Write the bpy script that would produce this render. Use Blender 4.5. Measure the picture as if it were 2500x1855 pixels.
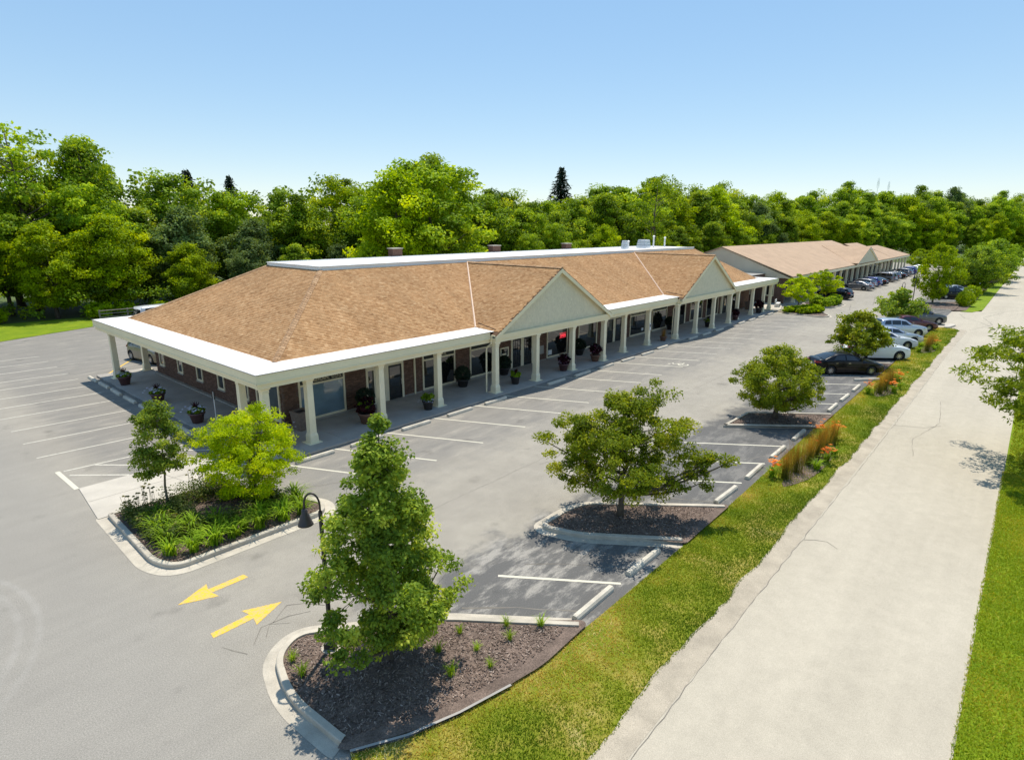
import bpy, math, random
import numpy as np
from mathutils import Matrix, Vector

# ------------------------------------------------------------------ scene, camera, light
for o in list(bpy.data.objects):
    bpy.data.objects.remove(o)
SC = bpy.context.scene
COL = SC.collection
R = math.radians

# X runs along the long shop front (away from the camera), Y towards the back of the shops, Z up, metres
CAM = np.array([-11.661, -24.471, 10.089])
YAW, PITCH, ROLL = 0.7166245, 0.254284, 0.005366
_cy, _sy, _cp, _sp = math.cos(YAW), math.sin(YAW), math.cos(PITCH), math.sin(PITCH)
FW = Vector((_cp * _cy, _cp * _sy, -_sp))
RT0 = Vector((_sy, -_cy, 0))
UP0 = RT0.cross(FW)
RT = RT0 * math.cos(ROLL) + UP0 * math.sin(ROLL)
UP = UP0 * math.cos(ROLL) - RT0 * math.sin(ROLL)
cam = bpy.data.cameras.new('camera')
cam.sensor_fit = 'HORIZONTAL'
cam.sensor_width = 36.0
cam.lens = 36.0 * 1450.64 / 2500.0
cam.clip_start = 0.2
cam.clip_end = 4000
camo = bpy.data.objects.new('camera', cam)
COL.objects.link(camo)
m = Matrix((RT, UP, -FW)).transposed().to_4x4()
m.translation = Vector(CAM)
camo.matrix_world = m
SC.camera = camo

SUN = Vector((0.36, 0.20, 1.0)).normalized()          # towards the sun
world = bpy.data.worlds.new('World')
SC.world = world
world.use_nodes = True
nt = world.node_tree
nt.nodes.clear()
sky = nt.nodes.new('ShaderNodeTexSky')
sky.sky_type = 'NISHITA'
sky.sun_disc = False
sky.sun_elevation = math.asin(SUN.z)
sky.sun_rotation = math.atan2(SUN.x, SUN.y)
sky.altitude = 0
sky.air_density = 1.0
sky.dust_density = 0.0
sky.ozone_density = 4.0
bg = nt.nodes.new('ShaderNodeBackground')
bg.inputs['Strength'].default_value = 0.15
wo = nt.nodes.new('ShaderNodeOutputWorld')
gm = nt.nodes.new('ShaderNodeGamma')
gm.inputs['Gamma'].default_value = 0.45
hs = nt.nodes.new('ShaderNodeHueSaturation')
hs.inputs['Saturation'].default_value = 1.58
nt.links.new(sky.outputs['Color'], gm.inputs['Color'])
nt.links.new(gm.outputs['Color'], hs.inputs['Color'])
nt.links.new(hs.outputs['Color'], bg.inputs['Color'])
nt.links.new(bg.outputs['Background'], wo.inputs['Surface'])
sl = bpy.data.lights.new('sun', 'SUN')
sl.energy = 2.0
sl.angle = R(0.53)
sl.color = (1.0, 0.935, 0.82)
suno = bpy.data.objects.new('sun', sl)
COL.objects.link(suno)
suno.rotation_euler = (-SUN).to_track_quat('-Z', 'Y').to_euler()
suno.location = (30, 20, 60)
vs = SC.view_settings
vs.view_transform = 'Standard'
vs.look = 'None'
vs.exposure = 1.4
vs.gamma = 1.0
vs.use_curve_mapping = False
SC.cycles.max_bounces = 7
SC.cycles.diffuse_bounces = 4
SC.cycles.transmission_bounces = 4
SC.cycles.use_denoising = True

# ------------------------------------------------------------------ helpers
ORD = ['first', 'second', 'third', 'fourth', 'fifth', 'sixth', 'seventh', 'eighth', 'ninth', 'tenth', 'eleventh', 'twelfth',
       'thirteenth', 'fourteenth', 'fifteenth', 'sixteenth', 'seventeenth', 'eighteenth', 'nineteenth', 'twentieth',
       'twenty-first', 'twenty-second', 'twenty-third', 'twenty-fourth', 'twenty-fifth', 'twenty-sixth', 'twenty-seventh',
       'twenty-eighth', 'twenty-ninth', 'thirtieth', 'thirty-first', 'thirty-second', 'thirty-third', 'thirty-fourth',
       'thirty-fifth', 'thirty-sixth', 'thirty-seventh', 'thirty-eighth', 'thirty-ninth', 'fortieth']


def tag(o, label=None, cat=None, group=None, kind=None):
    if label: o['label'] = label
    if cat: o['category'] = cat
    if group: o['group'] = group
    if kind: o['kind'] = kind
    return o


def thing(name, label, cat, loc=(0, 0, 0), rz=0.0, group=None):
    o = bpy.data.objects.new(name, None)
    o.empty_display_size = 0.3
    COL.objects.link(o)
    o.location = loc
    o.rotation_euler = (0, 0, rz)
    return tag(o, label, cat, group)


def link(name, me, parent=None, world=False, loc=None, rot=None, scale=None):
    o = bpy.data.objects.new(name, me)
    COL.objects.link(o)
    if parent is not None:
        o.parent = parent
        if world and parent.parent is None:
            o.matrix_parent_inverse = Matrix.Translation(-parent.location)
    if loc is not None: o.location = loc
    if rot is not None: o.rotation_euler = rot
    if scale is not None: o.scale = scale
    return o


def mesh_np(name, V, F, mats, tone=None, smooth=False, midx=None):
    V = np.asarray(V, dtype=np.float32).reshape(-1, 3)
    me = bpy.data.meshes.new(name)
    me.vertices.add(len(V))
    me.vertices.foreach_set('co', V.ravel())
    if isinstance(F, np.ndarray):
        k = F.shape[1]
        n = len(F)
        me.loops.add(n * k)
        me.loops.foreach_set('vertex_index', F.astype(np.int32).ravel())
        me.polygons.add(n)
        me.polygons.foreach_set('loop_start', np.arange(0, n * k, k, dtype=np.int32))
        me.polygons.foreach_set('loop_total', np.full(n, k, dtype=np.int32))
    else:
        lens = np.array([len(f) for f in F], dtype=np.int32)
        flat = np.array([i for f in F for i in f], dtype=np.int32)
        me.loops.add(len(flat))
        me.loops.foreach_set('vertex_index', flat)
        me.polygons.add(len(lens))
        me.polygons.foreach_set('loop_start', np.concatenate([[0], np.cumsum(lens)[:-1]]).astype(np.int32))
        me.polygons.foreach_set('loop_total', lens)
    if not isinstance(mats, (list, tuple)): mats = [mats]
    for mm in mats: me.materials.append(mm)
    if midx is not None:
        me.polygons.foreach_set('material_index', np.asarray(midx, dtype=np.int32))
    me.update(calc_edges=True)
    me.polygons.foreach_set('use_smooth', np.full(len(me.polygons), bool(smooth), dtype=bool))
    if tone is not None:
        a = me.attributes.new('tone', 'FLOAT', 'POINT')
        a.data.foreach_set('value', np.asarray(tone, dtype=np.float32))
    me.validate(clean_customdata=False)
    return me


class MB:
    def __init__(s):
        s.v = []; s.f = []; s.t = []; s.m = []; s.cur = 0

    def add(s, vs, fs, tone=0.5):
        b = len(s.v)
        s.v += [tuple(p) for p in vs]
        s.f += [tuple(b + i for i in f) for f in fs]
        s.t += [tone] * len(vs)
        s.m += [s.cur] * len(fs)
        return s

    def box(s, x0, x1, y0, y1, z0, z1, tone=0.5):
        return s.add([(x0, y0, z0), (x1, y0, z0), (x1, y1, z0), (x0, y1, z0), (x0, y0, z1), (x1, y0, z1), (x1, y1, z1), (x0, y1, z1)],
                     [(0, 3, 2, 1), (4, 5, 6, 7), (0, 1, 5, 4), (1, 2, 6, 5), (2, 3, 7, 6), (3, 0, 4, 7)], tone)

    def frust(s, cx, cy, z0, z1, a0, a1, tone=0.5, b0=None, b1=None):
        b0 = a0 if b0 is None else b0
        b1 = a1 if b1 is None else b1
        return s.add([(cx - a0, cy - b0, z0), (cx + a0, cy - b0, z0), (cx + a0, cy + b0, z0), (cx - a0, cy + b0, z0),
                      (cx - a1, cy - b1, z1), (cx + a1, cy - b1, z1), (cx + a1, cy + b1, z1), (cx - a1, cy + b1, z1)],
                     [(0, 3, 2, 1), (4, 5, 6, 7), (0, 1, 5, 4), (1, 2, 6, 5), (2, 3, 7, 6), (3, 0, 4, 7)], tone)

    def prism(s, poly, z0, z1, tone=0.5, bottom=True):
        n = len(poly)
        vs = [(p[0], p[1], z0) for p in poly] + [(p[0], p[1], z1) for p in poly]
        fs = [tuple(range(n, 2 * n))] + [(i, (i + 1) % n, n + (i + 1) % n, n + i) for i in range(n)]
        if bottom: fs.append(tuple(range(n - 1, -1, -1)))
        return s.add(vs, fs, tone)

    def sheet(s, poly, z):
        return s.add([(p[0], p[1], z) for p in poly], [tuple(range(len(poly)))])

    def quad(s, a, b, c, d, tone=0.5):
        return s.add([a, b, c, d], [(0, 1, 2, 3)], tone)

    def slab(s, pts, th, tone=0.5):
        # planar polygon given thickness along its normal (downwards)
        P = [Vector(p) for p in pts]
        n = (P[1] - P[0]).cross(P[2] - P[0]).normalized()
        k = len(P)
        vs = P + [p - n * th for p in P]
        fs = [tuple(range(k)), tuple(range(2 * k - 1, k - 1, -1))] + [(i, k + i, k + (i + 1) % k, (i + 1) % k) for i in range(k)]
        return s.add(vs, fs, tone)

    def tube(s, pts, rad, n=6, cap=True, tone=0.5):
        P = [Vector(p) for p in pts]
        k = len(P)
        if not isinstance(rad, (list, tuple)): rad = [rad] * k
        vs = []
        ref = Vector((0.3, 0.2, 1)).normalized()
        for i in range(k):
            d = (P[min(i + 1, k - 1)] - P[max(i - 1, 0)]).normalized()
            a = d.cross(ref)
            if a.length < 1e-3: a = d.cross(Vector((1, 0, 0)))
            a.normalize()
            b = d.cross(a)
            for j in range(n):
                t = 2 * math.pi * j / n
                vs.append(P[i] + (a * math.cos(t) + b * math.sin(t)) * rad[i])
        fs = [(i * n + j, i * n + (j + 1) % n, (i + 1) * n + (j + 1) % n, (i + 1) * n + j) for i in range(k - 1) for j in range(n)]
        if cap:
            fs.append(tuple(range(n - 1, -1, -1)))
            fs.append(tuple((k - 1) * n + j for j in range(n)))
        return s.add(vs, fs, tone)

    def lathe(s, prof, n=16, cx=0, cy=0, cz=0, tone=0.5, cap=False):
        vs = [(cx + r * math.cos(2 * math.pi * j / n), cy + r * math.sin(2 * math.pi * j / n), cz + z) for r, z in prof for j in range(n)]
        k = len(prof)
        fs = [(i * n + j, i * n + (j + 1) % n, (i + 1) * n + (j + 1) % n, (i + 1) * n + j) for i in range(k - 1) for j in range(n)]
        if cap: fs.append(tuple((k - 1) * n + j for j in range(n)))
        return s.add(vs, fs, tone)

    def mesh(s, name, mats, smooth=False):
        return mesh_np(name, s.v, s.f, mats, s.t, smooth, s.m)

    def build(s, name, mats, parent=None, smooth=False, world=True):
        return link(name, s.mesh(name, mats, smooth), parent, world)


def vnoise(x, y, sc=1.0, seed=0):
    x = np.asarray(x) * sc + seed * 17.3; y = np.asarray(y) * sc + seed * 9.1
    xi = np.floor(x).astype(np.int64); yi = np.floor(y).astype(np.int64)
    fx = x - xi; fy = y - yi
    fx = fx * fx * (3 - 2 * fx); fy = fy * fy * (3 - 2 * fy)

    def h(a, b):
        n = (a * 374761393 + b * 668265263 + seed * 1442695041) & 0x7fffffff
        n = ((n ^ (n >> 13)) * 1274126177) & 0x7fffffff
        return ((n ^ (n >> 16)) & 0xffff) / 65535.0
    return (h(xi, yi) * (1 - fx) + h(xi + 1, yi) * fx) * (1 - fy) + (h(xi, yi + 1) * (1 - fx) + h(xi + 1, yi + 1) * fx) * fy


# ------------------------------------------------------------------ materials
def newmat(name):
    m = bpy.data.materials.new(name)
    m.use_nodes = True
    n = m.node_tree
    b = n.nodes['Principled BSDF']
    return m, n, b


def rgba(c): return (c[0], c[1], c[2], 1.0)


def noise(n, scale, detail=4, rough=0.55, vec=None, dim='3D'):
    t = n.nodes.new('ShaderNodeTexNoise')
    t.inputs['Scale'].default_value = scale
    t.inputs['Detail'].default_value = detail
    t.inputs['Roughness'].default_value = rough
    if vec is not None: n.links.new(vec, t.inputs['Vector'])
    return t


def pos(n, scale=(1, 1, 1)):
    g = n.nodes.new('ShaderNodeNewGeometry')
    mp = n.nodes.new('ShaderNodeMapping')
    mp.inputs['Scale'].default_value = scale
    n.links.new(g.outputs['Position'], mp.inputs['Vector'])
    return mp.outputs['Vector']


def objpos(n, scale=(1, 1, 1)):
    g = n.nodes.new('ShaderNodeTexCoord')
    mp = n.nodes.new('ShaderNodeMapping')
    mp.inputs['Scale'].default_value = scale
    n.links.new(g.outputs['Object'], mp.inputs['Vector'])
    return mp.outputs['Vector']


def ramp(n, fac, stops):
    r = n.nodes.new('ShaderNodeValToRGB')
    e = r.color_ramp.elements
    e[0].position, e[0].color = stops[0][0], rgba(stops[0][1])
    e[1].position, e[1].color = stops[-1][0], rgba(stops[-1][1])
    for p, c in stops[1:-1]:
        x = e.new(p); x.color = rgba(c)
    n.links.new(fac, r.inputs['Fac'])
    return r.outputs['Color']


def mix(n, fac, a, b, mode='MIX'):
    x = n.nodes.new('ShaderNodeMix')
    x.data_type = 'RGBA'
    x.blend_type = mode
    for i, v in ((6, a), (7, b)):
        if isinstance(v, (tuple, list)): x.inputs[i].default_value = rgba(v)
        else: n.links.new(v, x.inputs[i])
    if isinstance(fac, (int, float)): x.inputs[0].default_value = fac
    else: n.links.new(fac, x.inputs[0])
    return x.outputs[2]


def mrange(n, v, a, b, c=0.0, d=1.0):
    x = n.nodes.new('ShaderNodeMapRange')
    x.interpolation_type = 'SMOOTHSTEP'
    x.inputs['From Min'].default_value = a; x.inputs['From Max'].default_value = b
    x.inputs['To Min'].default_value = c; x.inputs['To Max'].default_value = d
    n.links.new(v, x.inputs['Value'])
    return x.outputs['Result']


def math2(n, op, a, b=None):
    x = n.nodes.new('ShaderNodeMath')
    x.operation = op
    for i, v in ((0, a), (1, b)):
        if v is None: continue
        if isinstance(v, (int, float)): x.inputs[i].default_value = v
        else: n.links.new(v, x.inputs[i])
    return x.outputs[0]


def bump(n, b, h, strength=0.3, dist=0.02):
    x = n.nodes.new('ShaderNodeBump')
    x.inputs['Strength'].default_value = strength
    x.inputs['Distance'].default_value = dist
    n.links.new(h, x.inputs['Height'])
    n.links.new(x.outputs['Normal'], b.inputs['Normal'])


def basic(name, c, rough=0.6, var=0.12, scale=3.0, metal=0.0, spec=0.4, bmp=0.0, bscale=40.0, fine=0.0, world=True, coat=0.0):
    m, n, b = newmat(name)
    v = pos(n) if world else objpos(n)
    t = noise(n, scale, 5, 0.6, v)
    lo = tuple(max(0, x * (1 - var)) for x in c); hi = tuple(min(1, x * (1 + var)) for x in c)
    col = ramp(n, t.outputs['Fac'], [(0.3, lo), (0.7, hi)])
    if fine:
        t2 = noise(n, bscale, 3, 0.7, v)
        f = mrange(n, t2.outputs['Fac'], 0.3, 0.7, 1 - fine, 1 + fine)
        col = mix(n, 1.0, col, f, 'MULTIPLY')
    n.links.new(col, b.inputs['Base Color'])
    b.inputs['Roughness'].default_value = rough
    b.inputs['Metallic'].default_value = metal
    b.inputs['Specular IOR Level'].default_value = spec
    b.inputs['Coat Weight'].default_value = coat
    if bmp:
        t3 = noise(n, bscale, 4, 0.65, v)
        bump(n, b, t3.outputs['Fac'], bmp, 0.01)
    return m


def toned(name, stops, rough=0.7, scale=12.0, var=0.15, spec=0.3, bmp=0.15, bscale=60.0, big=0.0):
    m, n, b = newmat(name)
    a = n.nodes.new('ShaderNodeAttribute'); a.attribute_name = 'tone'
    col = ramp(n, a.outputs['Fac'], stops)
    t = noise(n, scale, 5, 0.65, pos(n))
    f = mrange(n, t.outputs['Fac'], 0.25, 0.75, 1 - var, 1 + var)
    col = mix(n, 1.0, col, f, 'MULTIPLY')
    if big:
        tb = noise(n, 0.5, 5, 0.65, pos(n, (1.6, 0.5, 0.5)))
        col = mix(n, 1.0, col, mrange(n, tb.outputs['Fac'], 0.3, 0.7, 1 - big, 1 + big), 'MULTIPLY')
    n.links.new(col, b.inputs['Base Color'])
    b.inputs['Roughness'].default_value = rough
    b.inputs['Specular IOR Level'].default_value = spec
    if bmp:
        t3 = noise(n, bscale, 3, 0.7, pos(n))
        bump(n, b, t3.outputs['Fac'], bmp, 0.01)
    return m


def leafmat(name, stops, trans=0.45, rough=0.6, spec=0.14, glow=(1.5, 1.3, 0.4)):
    m, n, b = newmat(name)
    a = n.nodes.new('ShaderNodeAttribute'); a.attribute_name = 'tone'
    oi = n.nodes.new('ShaderNodeObjectInfo')
    col = ramp(n, a.outputs['Fac'], stops)
    f = mrange(n, oi.outputs['Random'], 0, 1, 0.86, 1.14)
    col = mix(n, 1.0, col, f, 'MULTIPLY')
    n.links.new(col, b.inputs['Base Color'])
    b.inputs['Roughness'].default_value = rough
    b.inputs['Specular IOR Level'].default_value = spec
    tr = n.nodes.new('ShaderNodeBsdfTranslucent')
    tc = mix(n, 1.0, col, glow, 'MULTIPLY')
    n.links.new(tc, tr.inputs['Color'])
    ms = n.nodes.new('ShaderNodeMixShader')
    ms.inputs[0].default_value = trans
    n.links.new(b.outputs['BSDF'], ms.inputs[1])
    n.links.new(tr.outputs['BSDF'], ms.inputs[2])
    out = n.nodes['Material Output']
    n.links.new(ms.outputs[0], out.inputs['Surface'])
    return m
# ------------------------------------------------------------------ material library
M = {}


TYRE = (-15.8, -5.4, 6.25)


def asphalt():
    m, n, b = newmat('aged_asphalt')
    v = pos(n)
    sp = n.nodes.new('ShaderNodeSeparateXYZ'); n.links.new(v, sp.inputs[0])
    X, Y = sp.outputs['X'], sp.outputs['Y']
    big = noise(n, 0.16, 4, 0.55, v)
    med = noise(n, 1.1, 6, 0.65, v)
    fin = noise(n, 34, 3, 0.75, v)
    grain = noise(n, 120, 2, 0.7, v)
    base = ramp(n, big.outputs['Fac'], [(0.3, (0.30, 0.272, 0.228)), (0.5, (0.33, 0.30, 0.25)), (0.72, (0.36, 0.327, 0.27))])
    base = mix(n, 1.0, base, mrange(n, med.outputs['Fac'], 0.25, 0.8, 0.9, 1.06), 'MULTIPLY')
    base = mix(n, mrange(n, X, -8.5, -5.0, 0.62, 0), base, (0.265, 0.25, 0.225))
    wob = mrange(n, noise(n, 0.7, 5, 0.6, v).outputs['Fac'], 0.2, 0.8, -1.0, 1.0)
    yw = math2(n, 'ADD', Y, wob)
    inx = math2(n, 'MULTIPLY', mrange(n, X, -6.5, -4.5), mrange(n, X, 60, 66, 1, 0))
    # sealed stalls beside the verge, worn through in streaks
    dk = math2(n, 'MULTIPLY', mrange(n, yw, -13.2, -11.9, 1, 0), mrange(n, X, -5.5, -3.5))
    st = noise(n, 1.0, 7, 0.72, pos(n, (0.55, 1.5, 1.0)))
    worn = mrange(n, st.outputs['Fac'], 0.46, 0.62, 0, 0.85)
    nearw = mrange(n, X, 4, 12, 1, 0.35)
    worn = math2(n, 'MULTIPLY', worn, nearw)
    dcol = mix(n, worn, (0.115, 0.112, 0.108), (0.36, 0.335, 0.295))
    base = mix(n, math2(n, 'MULTIPLY', dk, 0.95), base, dcol)
    # stalls along the shop front, half sealed
    fr = math2(n, 'MULTIPLY', mrange(n, yw, -8.4, -4.6), inx)
    st2 = noise(n, 0.8, 7, 0.7, pos(n, (0.5, 2.2, 1.0)))
    fcol = ramp(n, st2.outputs['Fac'], [(0.3, (0.175, 0.167, 0.155)), (0.55, (0.23, 0.215, 0.192)), (0.72, (0.36, 0.33, 0.28))])
    base = mix(n, math2(n, 'MULTIPLY', fr, 0.8), base, fcol)
    # tyre scuffs down the aisle
    sc = noise(n, 1.0, 5, 0.6, pos(n, (0.12, 1.9, 1.0)))
    base = mix(n, 1.0, base, mrange(n, sc.outputs['Fac'], 0.3, 0.75, 0.97, 1.03), 'MULTIPLY')
    base = mix(n, 1.0, base, mrange(n, fin.outputs['Fac'], 0.3, 0.7, 0.76, 1.24), 'MULTIPLY')
    base = mix(n, 1.0, base, mrange(n, grain.outputs['Fac'], 0.3, 0.7, 0.86, 1.14), 'MULTIPLY')
    # pale curved tyre marks in the entrance
    cx_ = math2(n, 'SUBTRACT', X, TYRE[0]); cy_ = math2(n, 'SUBTRACT', Y, TYRE[1])
    rr_ = math2(n, 'SQRT', math2(n, 'ADD', math2(n, 'MULTIPLY', cx_, cx_), math2(n, 'MULTIPLY', cy_, cy_)))
    for r0 in (TYRE[2], TYRE[2] - 0.42):
        band = math2(n, 'MULTIPLY', mrange(n, rr_, r0 - 0.16, r0 - 0.02), mrange(n, rr_, r0 + 0.02, r0 + 0.14, 1, 0))
        band = math2(n, 'MULTIPLY', band, math2(n, 'MULTIPLY', mrange(n, med.outputs['Fac'], 0.35, 0.65, 0.03, 0.15), mrange(n, X, -13, -11)))
        base = mix(n, band, base, (0.48, 0.46, 0.43))
    oil = noise(n, 0.75, 3, 0.5, pos(n, (1.0, 1.0, 1.0)))
    base = mix(n, 1.0, base, mrange(n, oil.outputs['Fac'], 0.62, 0.78, 1.0, 0.72), 'MULTIPLY')
    n.links.new(base, b.inputs['Base Color'])
    b.inputs['Roughness'].default_value = 0.88
    b.inputs['Specular IOR Level'].default_value = 0.2
    bump(n, b, grain.outputs['Fac'], 0.35, 0.008)
    return m


def roadmat():
    m, n, b = newmat('pale_road')
    v = pos(n)
    big = noise(n, 0.2, 4, 0.55, v)
    lng = noise(n, 1.0, 5, 0.6, pos(n, (0.05, 0.9, 1)))
    med = noise(n, 2.2, 6, 0.7, v)
    fin = noise(n, 45, 3, 0.75, v)
    g = noise(n, 130, 2, 0.75, v)
    c = ramp(n, big.outputs['Fac'], [(0.3, (0.43, 0.383, 0.302)), (0.7, (0.475, 0.425, 0.337))])
    c = mix(n, 1.0, c, mrange(n, lng.outputs['Fac'], 0.3, 0.7, 0.95, 1.04), 'MULTIPLY')
    c = mix(n, 1.0, c, mrange(n, med.outputs['Fac'], 0.2, 0.8, 0.92, 1.06), 'MULTIPLY')
    c = mix(n, 1.0, c, mrange(n, fin.outputs['Fac'], 0.3, 0.7, 0.88, 1.12), 'MULTIPLY')
    c = mix(n, 1.0, c, mrange(n, g.outputs['Fac'], 0.3, 0.7, 0.84, 1.14), 'MULTIPLY')
    n.links.new(c, b.inputs['Base Color'])
    b.inputs['Roughness'].default_value = 0.9
    b.inputs['Specular IOR Level'].default_value = 0.2
    bump(n, b, g.outputs['Fac'], 0.35, 0.008)
    return m


def grassmat(name, dry):
    m, n, b = newmat(name)
    v = pos(n)
    t = noise(n, 0.55, 6, 0.65, v)
    f = noise(n, 26, 4, 0.8, v)
    if dry:
        c = ramp(n, t.outputs['Fac'], [(0.33, (0.14, 0.20, 0.012)), (0.5, (0.22, 0.25, 0.02)), (0.6, (0.36, 0.31, 0.06)), (0.74, (0.50, 0.42, 0.17))])
    else:
        c = ramp(n, t.outputs['Fac'], [(0.3, (0.13, 0.22, 0.008)), (0.55, (0.20, 0.28, 0.010)), (0.75, (0.28, 0.33, 0.015))])
    c = mix(n, 1.0, c, mrange(n, f.outputs['Fac'], 0.25, 0.75, 0.55, 1.25), 'MULTIPLY')
    n.links.new(c, b.inputs['Base Color'])
    b.inputs['Roughness'].default_value = 0.9
    b.inputs['Specular IOR Level'].default_value = 0.15
    bump(n, b, f.outputs['Fac'], 0.8, 0.04)
    return m


def paintmat(name, c, under, amt=0.35, edge=0.55):
    m, n, b = newmat(name)
    v = pos(n)
    t = noise(n, 9, 7, 0.75, v)
    w = mrange(n, t.outputs['Fac'], edge, edge + 0.16, 0, amt)
    col = mix(n, w, c, under)
    g = noise(n, 90, 2, 0.7, v)
    col = mix(n, 1.0, col, mrange(n, g.outputs['Fac'], 0.3, 0.7, 0.9, 1.08), 'MULTIPLY')
    n.links.new(col, b.inputs['Base Color'])
    b.inputs['Roughness'].default_value = 0.75
    return m


M['asphalt'] = asphalt()
M['road'] = roadmat()
M['verge'] = grassmat('dry_verge_soil', True)
M['lawn'] = grassmat('green_lawn_soil', False)
M['ground'] = basic('meadow_ground', (0.07, 0.10, 0.02), 0.95, 0.4, 0.08, fine=0.25)
M['wline'] = paintmat('cream_line_paint', (0.62, 0.58, 0.46), (0.28, 0.27, 0.24), 0.6)
M['wlinef'] = paintmat('faded_line_paint', (0.58, 0.54, 0.45), (0.30, 0.28, 0.25), 0.7, 0.48)
M['yellow'] = paintmat('yellow_paint', (0.80, 0.47, 0.015), (0.50, 0.40, 0.18), 0.85, 0.42)
M['crack'] = basic('crack_tar', (0.19, 0.17, 0.14), 0.85, 0.3, 2)
M['concrete'] = basic('sidewalk_concrete', (0.36, 0.335, 0.30), 0.85, 0.14, 0.9, fine=0.1, bmp=0.2, bscale=90)
M['pale_concrete'] = basic('pale_concrete', (0.50, 0.455, 0.385), 0.85, 0.12, 0.8, fine=0.1, bmp=0.2, bscale=90)
M['kerb'] = basic('kerb_concrete', (0.47, 0.42, 0.34), 0.85, 0.2, 1.6, fine=0.14, bmp=0.3, bscale=60)
M['stop'] = basic('wheel_stop_concrete', (0.54, 0.49, 0.40), 0.85, 0.18, 2.2, fine=0.14, bmp=0.3, bscale=50)
M['mulch'] = basic('bark_mulch', (0.15, 0.108, 0.085), 0.95, 0.35, 2.5, fine=0.4, bmp=0.9, bscale=34)
M['chip'] = toned('bark_chips', [(0, (0.06, 0.04, 0.03)), (0.5, (0.20, 0.14, 0.11)), (1, (0.42, 0.33, 0.27))], 0.9, bmp=0)
M['dirt'] = basic('pale_shoulder_gravel', (0.40, 0.345, 0.265), 0.95, 0.18, 1.2, fine=0.25, bmp=0.4, bscale=60)
M['blade'] = leafmat('grass_blades', [(0, (0.116, 0.203, 0.007)), (0.4, (0.279, 0.374, 0.015)), (0.62, (0.535, 0.456, 0.055)), (0.8, (0.802, 0.567, 0.182)), (1, (0.920, 0.851, 0.401))], 0.3, 0.6, 0.2)

rng = np.random.default_rng(7)
CP = CAM


def rounded(pts, rads, seg=7):
    out = []
    n = len(pts)
    for i in range(n):
        p = Vector(pts[i]).to_2d(); a = Vector(pts[i - 1]).to_2d(); c = Vector(pts[(i + 1) % n]).to_2d()
        r = rads[i] if isinstance(rads, (list, tuple)) else rads
        d1 = (a - p); d2 = (c - p)
        r = min(r, d1.length * 0.48, d2.length * 0.48)
        if r < 1e-3:
            out.append((p.x, p.y)); continue
        A = p + d1.normalized() * r; B = p + d2.normalized() * r
        for k in range(seg + 1):
            t = k / seg
            q = A * (1 - t) ** 2 + p * 2 * t * (1 - t) + B * t * t
            out.append((q.x, q.y))
    return out


def offset(poly, d):
    # positive d grows a counter-clockwise polygon
    n = len(poly)
    ar = sum(poly[i][0] * poly[(i + 1) % n][1] - poly[(i + 1) % n][0] * poly[i][1] for i in range(n))
    s = 1 if ar > 0 else -1
    out = []
    for i in range(n):
        a = Vector(poly[i - 1]); p = Vector(poly[i]); c = Vector(poly[(i + 1) % n])
        e1 = (p - a); e2 = (c - p)
        if e1.length < 1e-6: e1 = e2
        if e2.length < 1e-6: e2 = e1
        e1.normalize(); e2.normalize()
        n1 = Vector((e1.y, -e1.x)) * s; n2 = Vector((e2.y, -e2.x)) * s
        b = (n1 + n2)
        if b.length < 1e-4: b = n1
        b.normalize()
        k = max(0.35, b.dot(n1))
        q = p + b * (d / k)
        out.append((q.x, q.y))
    return out


def inside(poly, x, y):
    x = np.asarray(x); y = np.asarray(y)
    r = np.zeros(x.shape, bool)
    n = len(poly)
    for i in range(n):
        x0, y0 = poly[i]; x1, y1 = poly[(i + 1) % n]
        c = (y0 > y) != (y1 > y)
        if y1 != y0:
            r ^= c & (x < (x1 - x0) * (y - y0) / (y1 - y0) + x0)
    return r


# ------------------------------------------------------------------ ground, lot, road
g = MB(); g.sheet([(-1500, -1500), (1500, -1500), (1500, 1500), (-1500, 1500)], -0.08)
tag(g.build('ground', M['ground']), kind='structure')

lot = MB(); lot.sheet([(-70, -17.25), (200, -17.25), (200, 26), (72, 26), (68, 44), (6, 46.5), (-3, 42.6), (-70, 36)], 0.0)
LOT = tag(lot.build('parking_lot', M['asphalt']), kind='structure')
dv = MB()
dv.sheet([(-16, -20.05), (-7.8, -20.05), (-7.0, -17.25), (-15, -17.25)], 0.0)
dv.sheet([(62.6, -20.05), (82.5, -20.05), (80.0, -17.25), (64.5, -17.25)], 0.0)
dv.sheet([(186, -20.05), (200, -20.05), (198, -17.25), (188, -17.25)], 0.0)
tag(dv.build('driveway', M['road']), kind='structure')

rd = MB(); rd.sheet([(-120, -24.85), (700, -24.85), (700, -20.02), (-120, -20.02)], 0.004)
ROAD = tag(rd.build('road', M['road']), kind='structure')
# ragged pale shoulder between the road and the verge
xs = np.arange(-9, 64, 0.25)
sh = MB()
prev = None
for x in xs:
    y1 = -19.62 + 0.22 * float(vnoise(x, 0, 0.9, 3)) + 0.12 * float(vnoise(x, 0, 3.1, 4))
    cur = ((x, -20.04), (x, y1))
    if prev: sh.quad((prev[0][0], prev[0][1], 0.008), (cur[0][0], cur[0][1], 0.008), (cur[1][0], cur[1][1], 0.034), (prev[1][0], prev[1][1], 0.034))
    prev = cur
tag(sh.build('road_shoulder', M['dirt']), kind='structure')


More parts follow.
